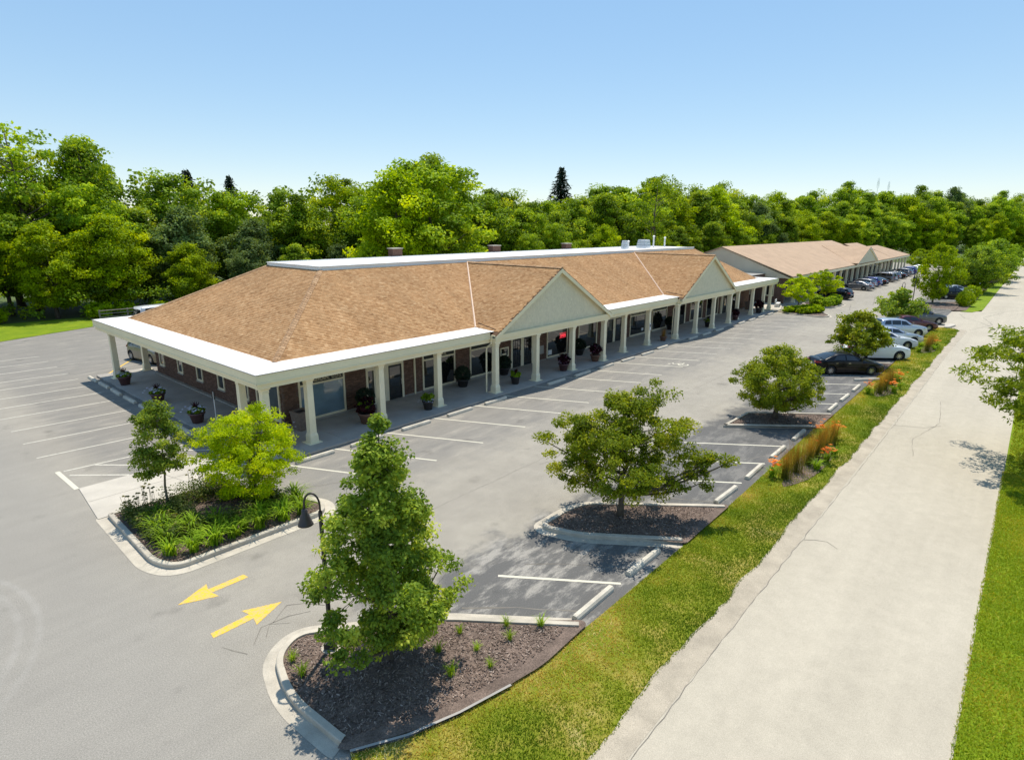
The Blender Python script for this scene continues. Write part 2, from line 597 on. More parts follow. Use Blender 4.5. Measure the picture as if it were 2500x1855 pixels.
def strip(pts, w, z, seed=1, jit=0.0):
    mb = MB()
    rr = random.Random(seed)
    P = []
    for i in range(len(pts) - 1):
        a = Vector(pts[i]); b = Vector(pts[i + 1])
        k = max(1, int((b - a).length / 0.35)) if jit else 1
        for j in range(k):
            q = a.lerp(b, j / k)
            if jit and (i or j): q += Vector((rr.uniform(-jit, jit), rr.uniform(-jit, jit)))
            P.append(q)
    P.append(Vector(pts[-1]))
    L2, R2 = [], []
    for i in range(len(P)):
        d = (P[min(i + 1, len(P) - 1)] - P[max(i - 1, 0)]).normalized(); nn = Vector((-d.y, d.x))
        w0 = w * (rr.uniform(0.35, 1.5) if jit else 1) / 2
        L2.append(P[i] - nn * w0); R2.append(P[i] + nn * w0)
    for i in range(len(P) - 1):
        mb.quad((L2[i].x, L2[i].y, z), (L2[i + 1].x, L2[i + 1].y, z), (R2[i + 1].x, R2[i + 1].y, z), (R2[i].x, R2[i].y, z))
    return mb


# cracks in the road and the lot
cr = [([(-8, -20.1), (4, -20.05), (20, -20.13), (33, -20.1), (50, -19.98), (63, -20.12)], 0.016, 1),
      ([(8.2, -20.1), (8.6, -20.7), (8.3, -21.1)], 0.02, 2), ([(24, -20.1), (24.6, -21.4), (25.5, -22.0)], 0.03, 3),
      ([(19.5, -21.6), (22, -21.2), (26, -21.9), (31, -21.4)], 0.02, 4), ([(64, -20.2), (70, -21.8), (76, -20.6), (83, -22.2)], 0.05, 5),
      ([(66, -22.5), (72, -20.4), (74, -19.0), (78, -18.2)], 0.05, 6), ([(90, -20.3), (90.6, -24.6)], 0.06, 7), ([(104, -20.3), (104.4, -24.6)], 0.06, 8),
      ([(118, -20.3), (118.4, -24.6)], 0.07, 9), ([(133, -20.3), (133.2, -24.6)], 0.07, 10), ([(80, -20.2), (88, -24.0)], 0.05, 22)]
for pts, w, s in cr:
    strip(pts, w, 0.009, s, 0.03).build('crack', M['crack'], ROAD)
cl = [([(-6.35, -11.4), (-5.9, -10.9), (-5.2, -11.0), (-4.7, -11.25)], 0.03, 11), ([(-6.0, -11.35), (-5.7, -10.95), (-5.3, -11.3)], 0.025, 12),
      ([(-5.6, -10.95), (-5.0, -10.55), (-4.6, -10.8), (-4.3, -11.3)], 0.03, 13), ([(-6.6, -11.6), (-6.9, -10.9)], 0.02, 14),
      ([(-2.4, -4.6), (-1.2, -3.9), (0.5, -4.6), (1.0, -5.9)], 0.035, 15), ([(72, -7.5), (79, -6.2)], 0.07, 16), ([(80, -8.6), (93, -6.5)], 0.07, 17),
      ([(84, -11), (96, -9)], 0.07, 18), ([(36, -9), (54, -6)], 0.03, 19), ([(7.4, -9.5), (8.2, -9.7), (9.8, -9.2)], 0.02, 20),
      ([(-1.9, -14.2), (-0.9, -15.3), (0.35, -17.0)], 0.045, 21), ([(7.2, -13.6), (9.0, -16.9)], 0.05, 25)]
cl += [([(-3, -9.25), (20, -9.1), (45, -9.2), (62, -9.1)], 0.018, 31),
       ([(9.5, -12.9), (11.2, -15.4)], 0.03, 34), ([(12.2, -13.2), (14.3, -16.2), (15.2, -16.6)], 0.03, 35), ([(0.9, -14.1), (2.2, -15.6), (2.9, -17.0)], 0.03, 36), ([(25.5, -13.0), (28.2, -16.6)], 0.03, 37)]
for pts, w, s in cl:
    strip(pts, w, 0.004, s, 0.03).build('crack', M['crack'], LOT)

# painted stall lines (parts of the lot)
NX = [v * 1.19 for v in (-0.086, 2.04, 4.539, 7.17, 9.784, 12.093, 14.581, 17.283, 19.698, 22.478, 24.926, 27.652, 30.115)]
while NX[-1] < 60: NX.append(NX[-1] + 3.02)
for i, x in enumerate(NX):
    strip([(x, -1.14), (x + 2.25, -5.84)], 0.105, 0.006).build('stall_line', M['wline'] if i < 11 else M['wlinef'], LOT)
TR = 0.705
for x in (1.97, 11.35, 14.07, 16.89, 26.2, 29.05, 32.1, 35.2, 44.2, 47.2, 50.2, 53.2, 56.2, 59.2):
    y0 = -13.0 if x > 3 else -13.9
    strip([(x, -16.85), (x + TR * (-16.85 - y0), y0)], 0.105, 0.006).build('stall_line', M['wline'], LOT)
for y in (7.35, 9.95, 12.55, 15.35, 17.8, 20.2, 22.75, 25.1, 28.0, 30.6, 33.2):
    strip([(-6.95, y + 0.2), (-1.75, y - 0.12)], 0.11, 0.006).build('stall_line', M['wlinef'], LOT)
for a, b in (((-6.55, 4.92), (-2.0, 4.5)), ((-6.5, 4.25), (-4.85, 2.5)), ((-5.46, 4.75), (-3.5, 2.5)), ((-4.1, 4.65), (-2.2, 2.5)), ((-2.9, 4.55), (-1.2, 2.6))):
    strip([a, b], 0.11, 0.006).build('stall_line', M['wlinef'], LOT)
strip([(-6.75, 5.05), (-6.68, 2.45)], 0.17, 0.007).build('stall_line', M['wline'], LOT)
for i in range(30):
    x = 78 + i * 3.5
    strip([(x, -1.2), (x + 1.2, -5.6)], 0.12, 0.006).build('stall_line', M['wlinef'], LOT)
strip([(-0.3, 22.3), (3.2, 27.4)], 0.14, 0.006).build('stall_line', M['yellow'], LOT)


def painted_arrow(tip, s):
    x, y = tip
    a = MB()
    a.add([(x, y, 0.006), (x - s * 0.93, y + 0.43, 0.006), (x - s * 0.86, y + 0.13, 0.006), (x - s * 1.87, y + 0.11, 0.006), (x - s * 1.9, y - 0.13, 0.006),
           (x - s * 0.86, y - 0.12, 0.006), (x - s * 0.93, y - 0.43, 0.006)], [(0, 1, 2, 3, 4, 5, 6) if s > 0 else (6, 5, 4, 3, 2, 1, 0)])
    return a


for tip, s in (((-6.96, -8.3), -1), ((-5.0, -10.28), 1)):
    o = painted_arrow(tip, s).build('painted_arrow', M['yellow'], LOT)
    o['label'] = 'yellow arrow pointing out to the side lot' if s < 0 else 'yellow arrow pointing down the aisle'
# wheelchair symbol in one stall
wc = MB()
wx, wy = 29.75, -5.5
for k in range(20):
    a0, a1 = k / 20 * 5.0 + 0.6, (k + 1) / 20 * 5.0 + 0.6
    pts = [(wx + r * 1.0 * math.cos(a), wy + r * math.sin(a), 0.007) for a, r in ((a0, 0.42), (a1, 0.42), (a1, 0.3), (a0, 0.3))]
    wc.quad(*pts)
d = Vector((-0.43, 0.9)); nn = Vector((0.9, 0.43))
for p0, p1, w in (((0, 0), (0.75, 0), 0.1), ((0.7, 0), (0.75, 0.35), 0.1), ((0.1, 0), (-0.1, 0.55), 0.1), ((0.95, 0), (1.1, 0.02), 0.2)):
    A = Vector((wx, wy)) + d * p0[0] + nn * p0[1]; B = Vector((wx, wy)) + d * p1[0] + nn * p1[1]
    e = (B - A).normalized(); q = Vector((-e.y, e.x)) * w / 2
    wc.quad((A.x - q.x, A.y - q.y, 0.008), (B.x - q.x, B.y - q.y, 0.008), (B.x + q.x, B.y + q.y, 0.008), (A.x + q.x, A.y + q.y, 0.008))
wc.build('wheelchair_symbol', M['wline'], LOT)

# ------------------------------------------------------------------ sidewalk of separate slabs
swb = MB(); swb.prism([(-0.74, -1.1), (66.4, -1.1), (66.4, 2.95), (2.4, 2.95), (2.4, 22.4), (-0.74, 22.4)], 0.001, 0.112)
SW = tag(swb.build('sidewalk', M['crack']), kind='structure')


def slabs(x0, x1, y0, y1, nx, ny, parent, mat, z0=0.02, z1=0.13, gap=0.012, name='slab'):
    dx = (x1 - x0) / nx; dy = (y1 - y0) / ny
    me = None
    b = 0.008
    mb = MB()
    hx, hy = dx / 2 - gap / 2, dy / 2 - gap / 2
    mb.frust(0, 0, 0, z1 - z0 - b, hx, hx, 0.5, hy, hy)
    mb.frust(0, 0, z1 - z0 - b, z1 - z0, hx, hx - b, 0.5, hy, hy - b)
    me = mb.mesh(name, mat)
    for i in range(nx):
        for j in range(ny):
            dz = float(rng.uniform(-0.003, 0.003))
            link(name, me, parent, loc=(x0 + (i + 0.5) * dx, y0 + (j + 0.5) * dy, z0 + dz))


slabs(-0.75, 66.4, -1.12, 0.9, 33, 1, SW, M['concrete'])
slabs(-0.75, 66.4, 0.9, 2.95, 33, 1, SW, M['concrete'])
slabs(-0.75, 2.4, 2.95, 22.4, 1, 9, SW, M['concrete'])
# sunlit plaza between the two buildings and walk in front of the second one
pz = MB(); pz.prism([(66.45, -1.0), (72.2, 0.6), (72.2, 9.5), (66.45, 9.5)], 0.001, 0.11)
PZ = tag(pz.build('plaza_paving', M['pale_concrete']), kind='structure')
pz2 = MB(); pz2.box(72.25, 164, -1.1, 3.0, 0.001, 0.12)
tag(pz2.build('walkway', M['concrete']), kind='structure')
pad = MB(); pad.prism([(-6.9, -1.05), (-2.9, -1.05), (-0.78, -1.08), (-0.78, 2.42), (-6.62, 2.42)], 0.001, 0.03)
PAD = tag(pad.build('concrete_ramp', M['pale_concrete']), kind='structure')
strip([(-4.1, 2.4), (-3.4, -1.0)], 0.015, 0.034).build('joint', M['crack'], PAD)
strip([(-6.7, 0.75), (-0.8, 0.75)], 0.015, 0.034).build('joint', M['crack'], PAD)

# ------------------------------------------------------------------ kerbed islands
BEDS = []


def island(name, poly, gut=0.0, h=0.15, w=0.16, mulch_z=0.1, density=330, open_edges=()):
    ring = offset(poly, -w)
    n = len(poly)
    open_edges = set(open_edges) | {i for i in range(n) if poly[i][1] < -17.05 and poly[(i + 1) % n][1] < -17.05}
    kb = MB()
    t0 = offset(poly, -0.02)
    for i in range(n):
        if i in open_edges: continue
        j = (i + 1) % n
        a, b, c, d_ = poly[i], poly[j], t0[j], t0[i]
        kb.quad((a[0], a[1], 0.0), (b[0], b[1], 0.0), (b[0], b[1], h - 0.02), (a[0], a[1], h - 0.02))
        kb.quad((a[0], a[1], h - 0.02), (b[0], b[1], h - 0.02), (c[0], c[1], h), (d_[0], d_[1], h))
        r0, r1 = ring[i], ring[j]
        kb.quad((d_[0], d_[1], h), (c[0], c[1], h), (r1[0], r1[1], h), (r0[0], r0[1], h))
        kb.quad((r0[0], r0[1], h), (r1[0], r1[1], h), (r1[0], r1[1], 0.0), (r0[0], r0[1], 0.0))
    K = tag(kb.build('kerb', M['kerb']), kind='structure')
    if gut:
        og = offset(poly, gut)
        gb = MB()
        for i in range(n):
            if i in open_edges: continue
            j = (i + 1) % n
            gb.quad((og[i][0], og[i][1], 0.008), (og[j][0], og[j][1], 0.008), (poly[j][0], poly[j][1], 0.006), (poly[i][0], poly[i][1], 0.006))
        gb.build('gutter', M['kerb'], K)
    outw = offset(poly, 0.12)
    mring = [outw[i] if (i in open_edges or (i - 1) % n in open_edges) else q for i, q in enumerate(offset(ring, 0.01))]
    mb = MB(); mb.sheet(mring, mulch_z)
    bed = tag(mb.build('mulch_bed', M['mulch']), kind='structure')
    # loose bark chips
    xs_ = [p[0] for p in ring]; ys_ = [p[1] for p in ring]
    area = (max(xs_) - min(xs_)) * (max(ys_) - min(ys_))
    N = int(area * density)
    x = rng.uniform(min(xs_), max(xs_), N); y = rng.uniform(min(ys_), max(ys_), N)
    k = inside(offset(ring, -0.04), x, y)
    scatter_chips(x[k], y[k], mulch_z, bed)
    BEDS.append(ring)
    return K


def scatter_chips(x, y, z, parent, size=0.055):
    n = len(x)
    if n == 0: return
    a = rng.uniform(0, 2 * np.pi, n); l = rng.uniform(0.5, 1.5, n) * size; w = rng.uniform(0.25, 0.5, n) * size
    tl = rng.normal(0, 0.35, n); tw = rng.normal(0, 0.35, n)
    c = np.stack([x, y, z + rng.uniform(0.004, 0.03, n)], 1)
    d = np.stack([np.cos(a), np.sin(a), tl], 1) * (l / 2)[:, None]
    s = np.stack([-np.sin(a), np.cos(a), tw], 1) * (w / 2)[:, None]
    V = np.stack([c - d - s, c + d - s, c + d + s, c - d + s], 1).reshape(-1, 3)
    F = np.arange(4 * n).reshape(-1, 4)
    t = np.repeat(np.clip(rng.normal(0.45, 0.25, n), 0, 1), 4)
    o = link('bark_chips', mesh_np('bark_chips', V, F, M['chip'], t), parent)
    o['kind'] = 'stuff'


isA = rounded([(-6.62, -1.1), (-6.72, -5.6), (-6.35, -6.5), (-1.35, -6.62), (-0.95, -5.9), (-2.85, -1.2)], [0.1, 0.6, 0.5, 0.45, 0.5, 0.2])
island('A', isA, 0.36)
isB = rounded([(-6.62, -15.75), (-6.75, -13.7), (-6.3, -12.3), (-5.45, -11.85), (-2.5, -14.3), (-0.35, -17.1), (-2.2, -17.15), (-4.5, -16.75)], [0.3, 0.9, 0.6, 0.5, 0.3, 0.1, 0.3, 0.4])
nB = len(isB)
opn = [i for i in range(nB) if isB[i][1] < -15.6 and isB[(i + 1) % nB][1] < -15.6 and not (isB[i][0] > -0.9 and isB[(i + 1) % nB][0] > -0.9 and False)]
island('B', isB, 0.3, density=420, open_edges=opn)
# flat edging between the near bed and the verge
ed = [(-6.6, -15.9), (-5.6, -16.45), (-4.5, -16.82), (-3.2, -17.12), (-2.2, -17.22), (-0.4, -17.2)]
tag(strip(ed[:4], 0.06, 0.112).build('bed_edging', M['concrete']), kind='structure')
isC = rounded([(2.95, -13.3), (3.1, -13.0), (4.6, -12.98), (5.5, -13.25), (8.72, -17.22), (5.3, -17.22), (3.3, -14.45)], [0.25, 0.4, 0.5, 0.5, 0.05, 0.05, 0.5])
island('C', isC, 0.3)
isD = rounded([(17.6, -13.5), (20.7, -13.6), (23.55, -17.2), (20.6, -17.2)], [0.1, 0.2, 0.05, 0.05], 4)
island('D', isD)
isE = rounded([(34.9, -13.5), (37.6, -13.6), (40.4, -17.2), (37.6, -17.2)], [0.1, 0.2, 0.05, 0.05], 4)
island('E', isE, density=120)
isF = rounded([(62.6, -13.2), (65.6, -13.3), (66.4, -17.2), (64.0, -17.2)], [0.1, 0.6, 0.4, 0.05], 4)
island('F', isF, density=60)
isG = rounded([(64.6, -1.25), (63.2, -3.0), (62.9, -6.9), (64.6, -7.2), (69.6, -4.2), (68.8, -1.6)], [0.1, 0.4, 0.7, 0.7, 0.8, 0.5])
island('G', isG, 0.25, density=60)
isH = rounded([(74.2, -1.25), (71.8, -4.2), (73.0, -5.6), (77.5, -5.7), (80.0, -4.4), (79.4, -1.25)], [0.2, 0.7, 0.7, 0.7, 0.5, 0.1])
island('H', isH, 0.25, density=40)
isI = rounded([(80.0, -13.8), (83.6, -12.6), (87.5, -13.5), (92.5, -17.3), (80.6, -17.3)], [0.6, 0.8, 0.8, 0.05, 0.3])
island('I', isI, 0.2, density=40)
bedfar = MB(); bedfar.sheet([(81, -17.35), (186, -17.3), (186, -18.5), (82, -18.5)], 0.03)
tag(bedfar.build('mulch_bed', M['mulch']), kind='structure')
# white kerb end by the driveway
ke = rounded([(63.7, -18.1), (66.3, -18.0), (67.0, -18.6), (66.4, -18.9), (64.0, -18.5)], 0.25, 4)
kk = MB(); kk.prism(ke, 0.0, 0.16)
tag(kk.build('kerb_end', M['pale_concrete']), kind='structure')

# ------------------------------------------------------------------ verges and lawns with real blades
vx = np.arange(-1.0, 63.5, 0.5)
low = [(float(x), -19.66 + 0.2 * float(vnoise(x, 0, 0.9, 3)) + 0.12 * float(vnoise(x, 0, 3.1, 4))) for x in np.arange(-7.9, 63.2, 0.25)]
V1 = low + [(63.9, -19.0), (64.3, -18.2), (63.4, -17.35), (23.7, -17.3), (20.4, -17.15), (8.9, -17.28), (5.1, -17.28), (0, -17.22), (-0.4, -17.2), (-2.2, -17.2), (-4.5, -16.82), (-5.6, -16.45), (-6.6, -15.9), (-7.3, -17.3)]
vb = MB(); vb.sheet(V1, 0.03)
VERGE = tag(vb.build('grass_verge', M['verge']), kind='structure')
V2 = [(80.6, -19.2), (84, -20.05), (185, -20.05), (187, -18.5), (82, -18.5), (80.4, -18.0)]
vb = MB(); vb.sheet(V2, 0.035)
tag(vb.build('grass_verge', M['lawn']), kind='structure')
V3 = [(199, -20.05), (420, -20.05), (420, -6), (215, -6), (199, -12)]
vb = MB(); vb.sheet(V3, 0.02)
tag(vb.build('grass_verge', M['lawn']), kind='structure')
vb = MB(); vb.sheet([(-120, -200), (700, -200), (700, -24.83), (-120, -24.83)], 0.012)
LAWN = tag(vb.build('lawn', M['lawn']), kind='structure')
vb = MB(); vb.sheet([(-70, 36.05), (-3, 42.65), (6, 46.55), (9.5, 47.5), (9.5, 54), (-70, 58)], 0.02)
LAWN2 = tag(vb.build('lawn', M['lawn']), kind='structure')


def grass(polys, dens, h, w, z, parent, seed, dry, xr, yr):
    r = np.random.default_rng(seed)
    N = int((xr[1] - xr[0]) * (yr[1] - yr[0]) * dens)
    x = r.uniform(*xr, N); y = r.uniform(*yr, N)
    k = inside(polys, x, y)
    x, y = x[k], y[k]
    n1 = vnoise(x, y, 0.55, 11) * 0.6 + vnoise(x, y, 1.6, 12) * 0.4
    keep = r.random(len(x)) < (np.clip(1.25 - 0.9 * n1, 0.25, 1) if dry else 1.0)
    x, y, n1 = x[keep], y[keep], n1[keep]
    n = len(x)
    a = r.uniform(0, 2 * np.pi, n)
    hh = h * r.uniform(0.5, 1.3, n); ww = w * r.uniform(0.6, 1.4, n)
    lean = r.normal(0, 0.55, (n, 2)) * hh[:, None]
    c = np.stack([x, y, np.full(n, z)], 1)
    s = np.stack([np.cos(a), np.sin(a), np.zeros(n)], 1) * (ww / 2)[:, None]
    tip = c + np.stack([lean[:, 0], lean[:, 1], hh], 1)
    V = np.stack([c - s, c + s, tip], 1).reshape(-1, 3)
    F = np.arange(3 * n).reshape(-1, 3)
    if dry:
        t = np.clip(0.15 + 0.95 * (n1 - 0.32) + r.normal(0, 0.08, n) + 0.4 * np.clip((y + 18.75) * 0.45, -0.5, 0.6), 0, 1)
    else:
        t = np.clip(0.24 + 0.34 * n1 + r.normal(0, 0.1, n), 0, 0.6)
    o = link('grass_blades', mesh_np('grass_blades', V, F, M['blade'], np.repeat(t, 3)), parent)
    o['kind'] = 'stuff'


grass(V1, 1500, 0.055, 0.022, 0.03, VERGE, 1, True, (-8, 12), (-19.8, -15.8))
grass(V1, 750, 0.06, 0.03, 0.03, VERGE, 2, True, (12, 30), (-19.8, -17.1))
grass(V1, 300, 0.07, 0.05, 0.03, VERGE, 3, True, (30, 64), (-19.8, -17.1))
LP = [(-3, -24.9), (45, -24.9), (45, -28), (-3, -28)]
grass([(-3, -24.78), (20, -24.78), (20, -27.2), (-3, -27.2)], 1300, 0.06, 0.022, 0.012, LAWN, 4, False, (-3, 20), (-27.2, -24.78))
grass([(20, -24.9), (50, -24.9), (50, -27.5), (20, -27.5)], 350, 0.07, 0.04, 0.012, LAWN, 5, False, (20, 50), (-27.5, -24.86))

# ------------------------------------------------------------------ concrete wheel stops
sm = MB()
L_, h_ = 0.92, 0.15
prof = [(-0.105, 0.0), (0.105, 0.0), (0.098, 0.085), (0.06, h_), (-0.06, h_), (-0.098, 0.085)]
vs_, fs_ = [], []
xsn = [(-L_, 0.9), (-L_ + 0.04, 1.0), (L_ - 0.04, 1.0), (L_, 0.9)]
for x, k in xsn: vs_ += [(x, p[0] * k, p[1] * k) for p in prof]
for i in range(3): fs_ += [(i * 6 + j, i * 6 + (j + 1) % 6, (i + 1) * 6 + (j + 1) % 6, (i + 1) * 6 + j) for j in range(6)]
fs_ += [tuple(range(5, -1, -1)), tuple(range(18, 24))]
sm.add(vs_, fs_)
STOP = sm.mesh('wheel_stop', M['stop'])


def stop(x, y, rz, label, group):
    o = link('wheel_stop', STOP, loc=(x, y, 0.001), rot=(0, 0, rz + float(rng.normal(0, 0.015))))
    tag(o, label, 'wheel stop', group)


k = 0
for i in range(len(NX) - 1):
    if i in (5, 12, 16): continue
    stop((NX[i] + NX[i + 1]) / 2 + 0.1, -1.62 if i < 11 else -1.36, 0, f'concrete wheel stop beside the shop sidewalk, {ORD[k]} counted from the building corner', 'wheel stops along the shop sidewalk')
    k += 1
for k, x in enumerate((0.62, 3.37, 9.76, 12.75, 15.75, 18.85, 25.1, 27.85, 30.8)):
    stop(x, -16.8 - 0.004 * x, 0.0, f'concrete wheel stop beside the grass verge, {ORD[k]} counted from the near mulch island', 'wheel stops along the grass verge')
stop(33.75, -16.95, -0.75, 'concrete wheel stop set askew in front of the black sedan', 'wheel stops along the grass verge')
for k, y in enumerate((6.45, 9.2, 11.9, 14.5, 16.95, 19.3, 21.6)):
    stop(-1.15, y, math.pi / 2, f'concrete wheel stop along the short side of the building, {ORD[k]} counted from the front corner', 'wheel stops along the short side')
# ------------------------------------------------------------------ building materials
M['shingle'] = toned('tan_shingles', [(0, (0.248, 0.126, 0.052)), (0.3, (0.349, 0.190, 0.084)), (0.6, (0.428, 0.252, 0.122)), (1, (0.531, 0.345, 0.185))], 0.9, 9, 0.14, 0.2, 0.3, 120, 0.1)
M['deck'] = basic('shingle_shadow_gap', (0.115, 0.062, 0.032), 0.95, 0.2, 2)
M['ridgecap'] = toned('ridge_cap', [(0, (0.330, 0.194, 0.102)), (1, (0.470, 0.301, 0.170))], 0.9, 9, 0.14, 0.2, 0.3, 120)
M['membrane'] = basic('white_roof_membrane', (0.80, 0.79, 0.77), 0.6, 0.05, 0.5, fine=0.03, bscale=20)
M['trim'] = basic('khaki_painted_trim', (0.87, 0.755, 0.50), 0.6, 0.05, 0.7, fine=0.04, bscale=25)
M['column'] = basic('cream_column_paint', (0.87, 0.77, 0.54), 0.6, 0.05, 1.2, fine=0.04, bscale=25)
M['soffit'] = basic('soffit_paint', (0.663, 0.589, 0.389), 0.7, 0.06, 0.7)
M['shake'] = toned('sage_shake_siding', [(0, (0.70, 0.62, 0.44)), (0.5, (0.75, 0.665, 0.475)), (1, (0.80, 0.71, 0.51))], 0.75, 6, 0.05, 0.25, 0.1, 60)
M['brick'] = toned('brown_brick', [(0, (0.085, 0.045, 0.032)), (0.5, (0.155, 0.088, 0.062)), (1, (0.25, 0.15, 0.105))], 0.9, 14, 0.2, 0.2, 0.4, 90)
M['mortar'] = basic('brick_mortar', (0.15, 0.105, 0.085), 0.95, 0.2, 3, fine=0.1)
M['frame'] = basic('cream_window_frame', (0.84, 0.735, 0.52), 0.55, 0.06, 1.5)
M['sill'] = basic('stone_sill', (0.36, 0.33, 0.29), 0.85, 0.12, 2.5, fine=0.1)
M['drip'] = basic('drip_edge_metal', (0.33, 0.32, 0.30), 0.5, 0.1, 1.0, metal=0.4)
M['valley'] = basic('valley_flashing', (0.62, 0.45, 0.33), 0.6, 0.08, 2)
M['signband'] = basic('dark_sign_board', (0.022, 0.024, 0.02), 0.5, 0.2, 3)
M['gold'] = basic('cream_letters', (0.6, 0.52, 0.36), 0.5, 0.05, 3)
M['galv'] = basic('galvanised_metal', (0.72, 0.72, 0.71), 0.5, 0.1, 3, metal=0.2)
M['rubber'] = basic('black_plastic', (0.02, 0.02, 0.022), 0.6, 0.2, 4)


def glassmat(name, c, ior=1.75, rough=0.03, var=0.5):
    m, n, b = newmat(name)
    t = noise(n, 0.9, 3, 0.5, pos(n))
    col = ramp(n, t.outputs['Fac'], [(0.3, tuple(x * (1 - var) for x in c)), (0.7, tuple(x * (1 + var) for x in c))])
    n.links.new(col, b.inputs['Base Color'])
    b.inputs['Roughness'].default_value = rough
    b.inputs['IOR'].default_value = ior
    b.inputs['Specular IOR Level'].default_value = 0.7
    return m


M['glass'] = glassmat('dark_shop_glass', (0.012, 0.013, 0.012), 1.9)
M['blind'] = glassmat('blue_grey_privacy_glass', (0.17, 0.25, 0.30), 1.7, 0.06, 0.25)
M['screen'] = glassmat('grey_screen_glass', (0.085, 0.10, 0.10), 1.6, 0.06, 0.2)


def tiles(name, parent, mat, C, u, v, W, E, t0, t1, tone, near=300):
    """rows of overlapping pieces: the `near` ones closest to the camera are objects, the rest one joined part"""
    C = np.asarray(C, float)
    u = np.asarray(u, float); v = np.asarray(v, float); nn = np.cross(u, v)
    dist = np.linalg.norm(C - CP, axis=1)
    order = np.argsort(dist)
    ni, rest = order[:near], order[near:]
    if len(ni):
        VM = []
        for k in range(6):
            vs = [(-.5, 0, 0), (.5, 0, 0), (.5, 1, 0), (-.5, 1, 0), (-.5, 0, t0), (.5, 0, t0), (.5, 1, t1), (-.5, 1, t1)]
            VM.append(mesh_np(name, vs, [(4, 5, 6, 7), (0, 1, 5, 4), (1, 2, 6, 5), (3, 0, 4, 7)], mat, [(k + 0.5) / 6] * 8))
        rot = Matrix((u, v, nn)).transposed().to_4x4()
        for i in ni:
            o = bpy.data.objects.new(name, VM[min(5, int(tone[i] * 6))])
            COL.objects.link(o)
            o.parent = parent
            w = W[i] if hasattr(W, '__len__') else W
            o.matrix_basis = Matrix.Translation(Vector(C[i])) @ rot @ Matrix.Diagonal((w, E, 1, 1))
    if len(rest):
        c = C[rest]; n = len(rest)
        w = (np.asarray(W)[rest] if hasattr(W, '__len__') else np.full(n, W))[:, None]
        a = c - u * w / 2; b = c + u * w / 2
        V = np.stack([a, b, b + v * E, a + v * E, a + nn * t0, b + nn * t0, b + v * E + nn * t1, a + v * E + nn * t1], 1).reshape(-1, 3)
        base = (np.arange(n) * 8)[:, None, None]
        F = (base + np.array([(4, 5, 6, 7), (0, 1, 5, 4), (1, 2, 6, 5), (3, 0, 4, 7)])[None]).reshape(-1, 4)
        o = link(name, mesh_np(name, V, F, mat, np.repeat(np.asarray(tone)[rest], 8)), parent)
        o['kind'] = 'stuff'


def lay(O, u, v, umax, vmax, e, wlo, whi, seed, test=None, gap=0.004, jit=0.0):
    r = np.random.default_rng(seed)
    O = np.asarray(O, float); u = np.asarray(u, float); v = np.asarray(v, float)
    C, W, T = [], [], []
    for k in range(int(vmax / e)):
        x = -r.uniform(0, whi)
        row = []
        while x < umax:
            w = r.uniform(wlo, whi)
            row.append((x + w / 2, w)); x += w
        a = np.array(row)
        c = O + u * a[:, :1] + v * (k * e)
        if jit: c = c + v * r.normal(0, jit, (len(a), 1))
        ok = (a[:, 0] > a[:, 1] * 0.3) & (a[:, 0] < umax - a[:, 1] * 0.3)
        if test is not None: ok &= test(c + v * e * 0.5)
        C.append(c[ok]); W.append(a[ok, 1] - gap)
        T.append(np.clip(r.normal(0.5, 0.15, ok.sum()), 0.01, 0.99))
    return np.concatenate(C), np.concatenate(W), np.concatenate(T)


def unit(a): a = np.asarray(a, float); return a / np.linalg.norm(a)


# ------------------------------------------------------------------ the near building
B1 = thing('strip_mall', 'long low brick shop building with tan shingled hip roof and cream columns', 'building', (0, 0, 0))
WY, WX = 2.93, 2.33
core = MB()
core.box(WX, 66.0, WY, 20.2, 0.0, 3.3)
WALL = core.build('wall', M['mortar'], B1)
wins = [(3.18, 5.91), (11.41, 14.15), (15.5, 18.19), (23.79, 26.49), (27.96, 30.72), (36.19, 39.12), (40.35, 43.4), (48.8, 51.9), (52.94, 56.2)]
doors = [(7.29, 9.94), (19.64, 22.1), (32.13, 34.9), (46.1, 47.7), (57.2, 59.05), (60.1, 61.8)]
opens = [(a, b, 0.16, 2.56) for a, b in wins] + [(a, b, 0.0, 2.5) for a, b in doors]


def wtest(P):
    ok = np.ones(len(P), bool)
    for a, b, z0, z1 in opens:
        ok &= ~((P[:, 0] > a - 0.02) & (P[:, 0] < b + 0.02) & (P[:, 2] > z0 - 0.03) & (P[:, 2] < z1 + 0.03))
    return ok


swins = [(18.6, 19.4), (15.5, 16.3), (12.5, 13.35), (9.55, 10.4), (6.6, 7.4), (3.2, 5.7)]


def stest(P):
    ok = np.ones(len(P), bool)
    for i, (a, b) in enumerate(swins):
        z0, z1 = (0.75, 2.35) if i < 5 else (0.3, 2.6)
        ok &= ~((P[:, 1] > a - 0.02) & (P[:, 1] < b + 0.02) & (P[:, 2] > z0 - 0.02) & (P[:, 2] < z1 + 0.02))
    return ok


c1, w1, t1 = lay((WX, WY, 0.135), (1, 0, 0), (0, 0, 1), 63.6, 3.1, 0.0765, 0.212, 0.214, 5, wtest, 0.012)
c2, w2, t2 = lay((WX, 20.2, 0.135), (0, -1, 0), (0, 0, 1), 17.27, 3.1, 0.0765, 0.212, 0.214, 6, stest, 0.012)
tiles('brick', WALL, M['brick'], c1, (1, 0, 0), (0, 0, 1), w1, 0.065, 0.014, 0.014, t1, 170)
tiles('brick', WALL, M['brick'], c2, (0, -1, 0), (0, 0, 1), w2, 0.065, 0.014, 0.014, t2, 130)


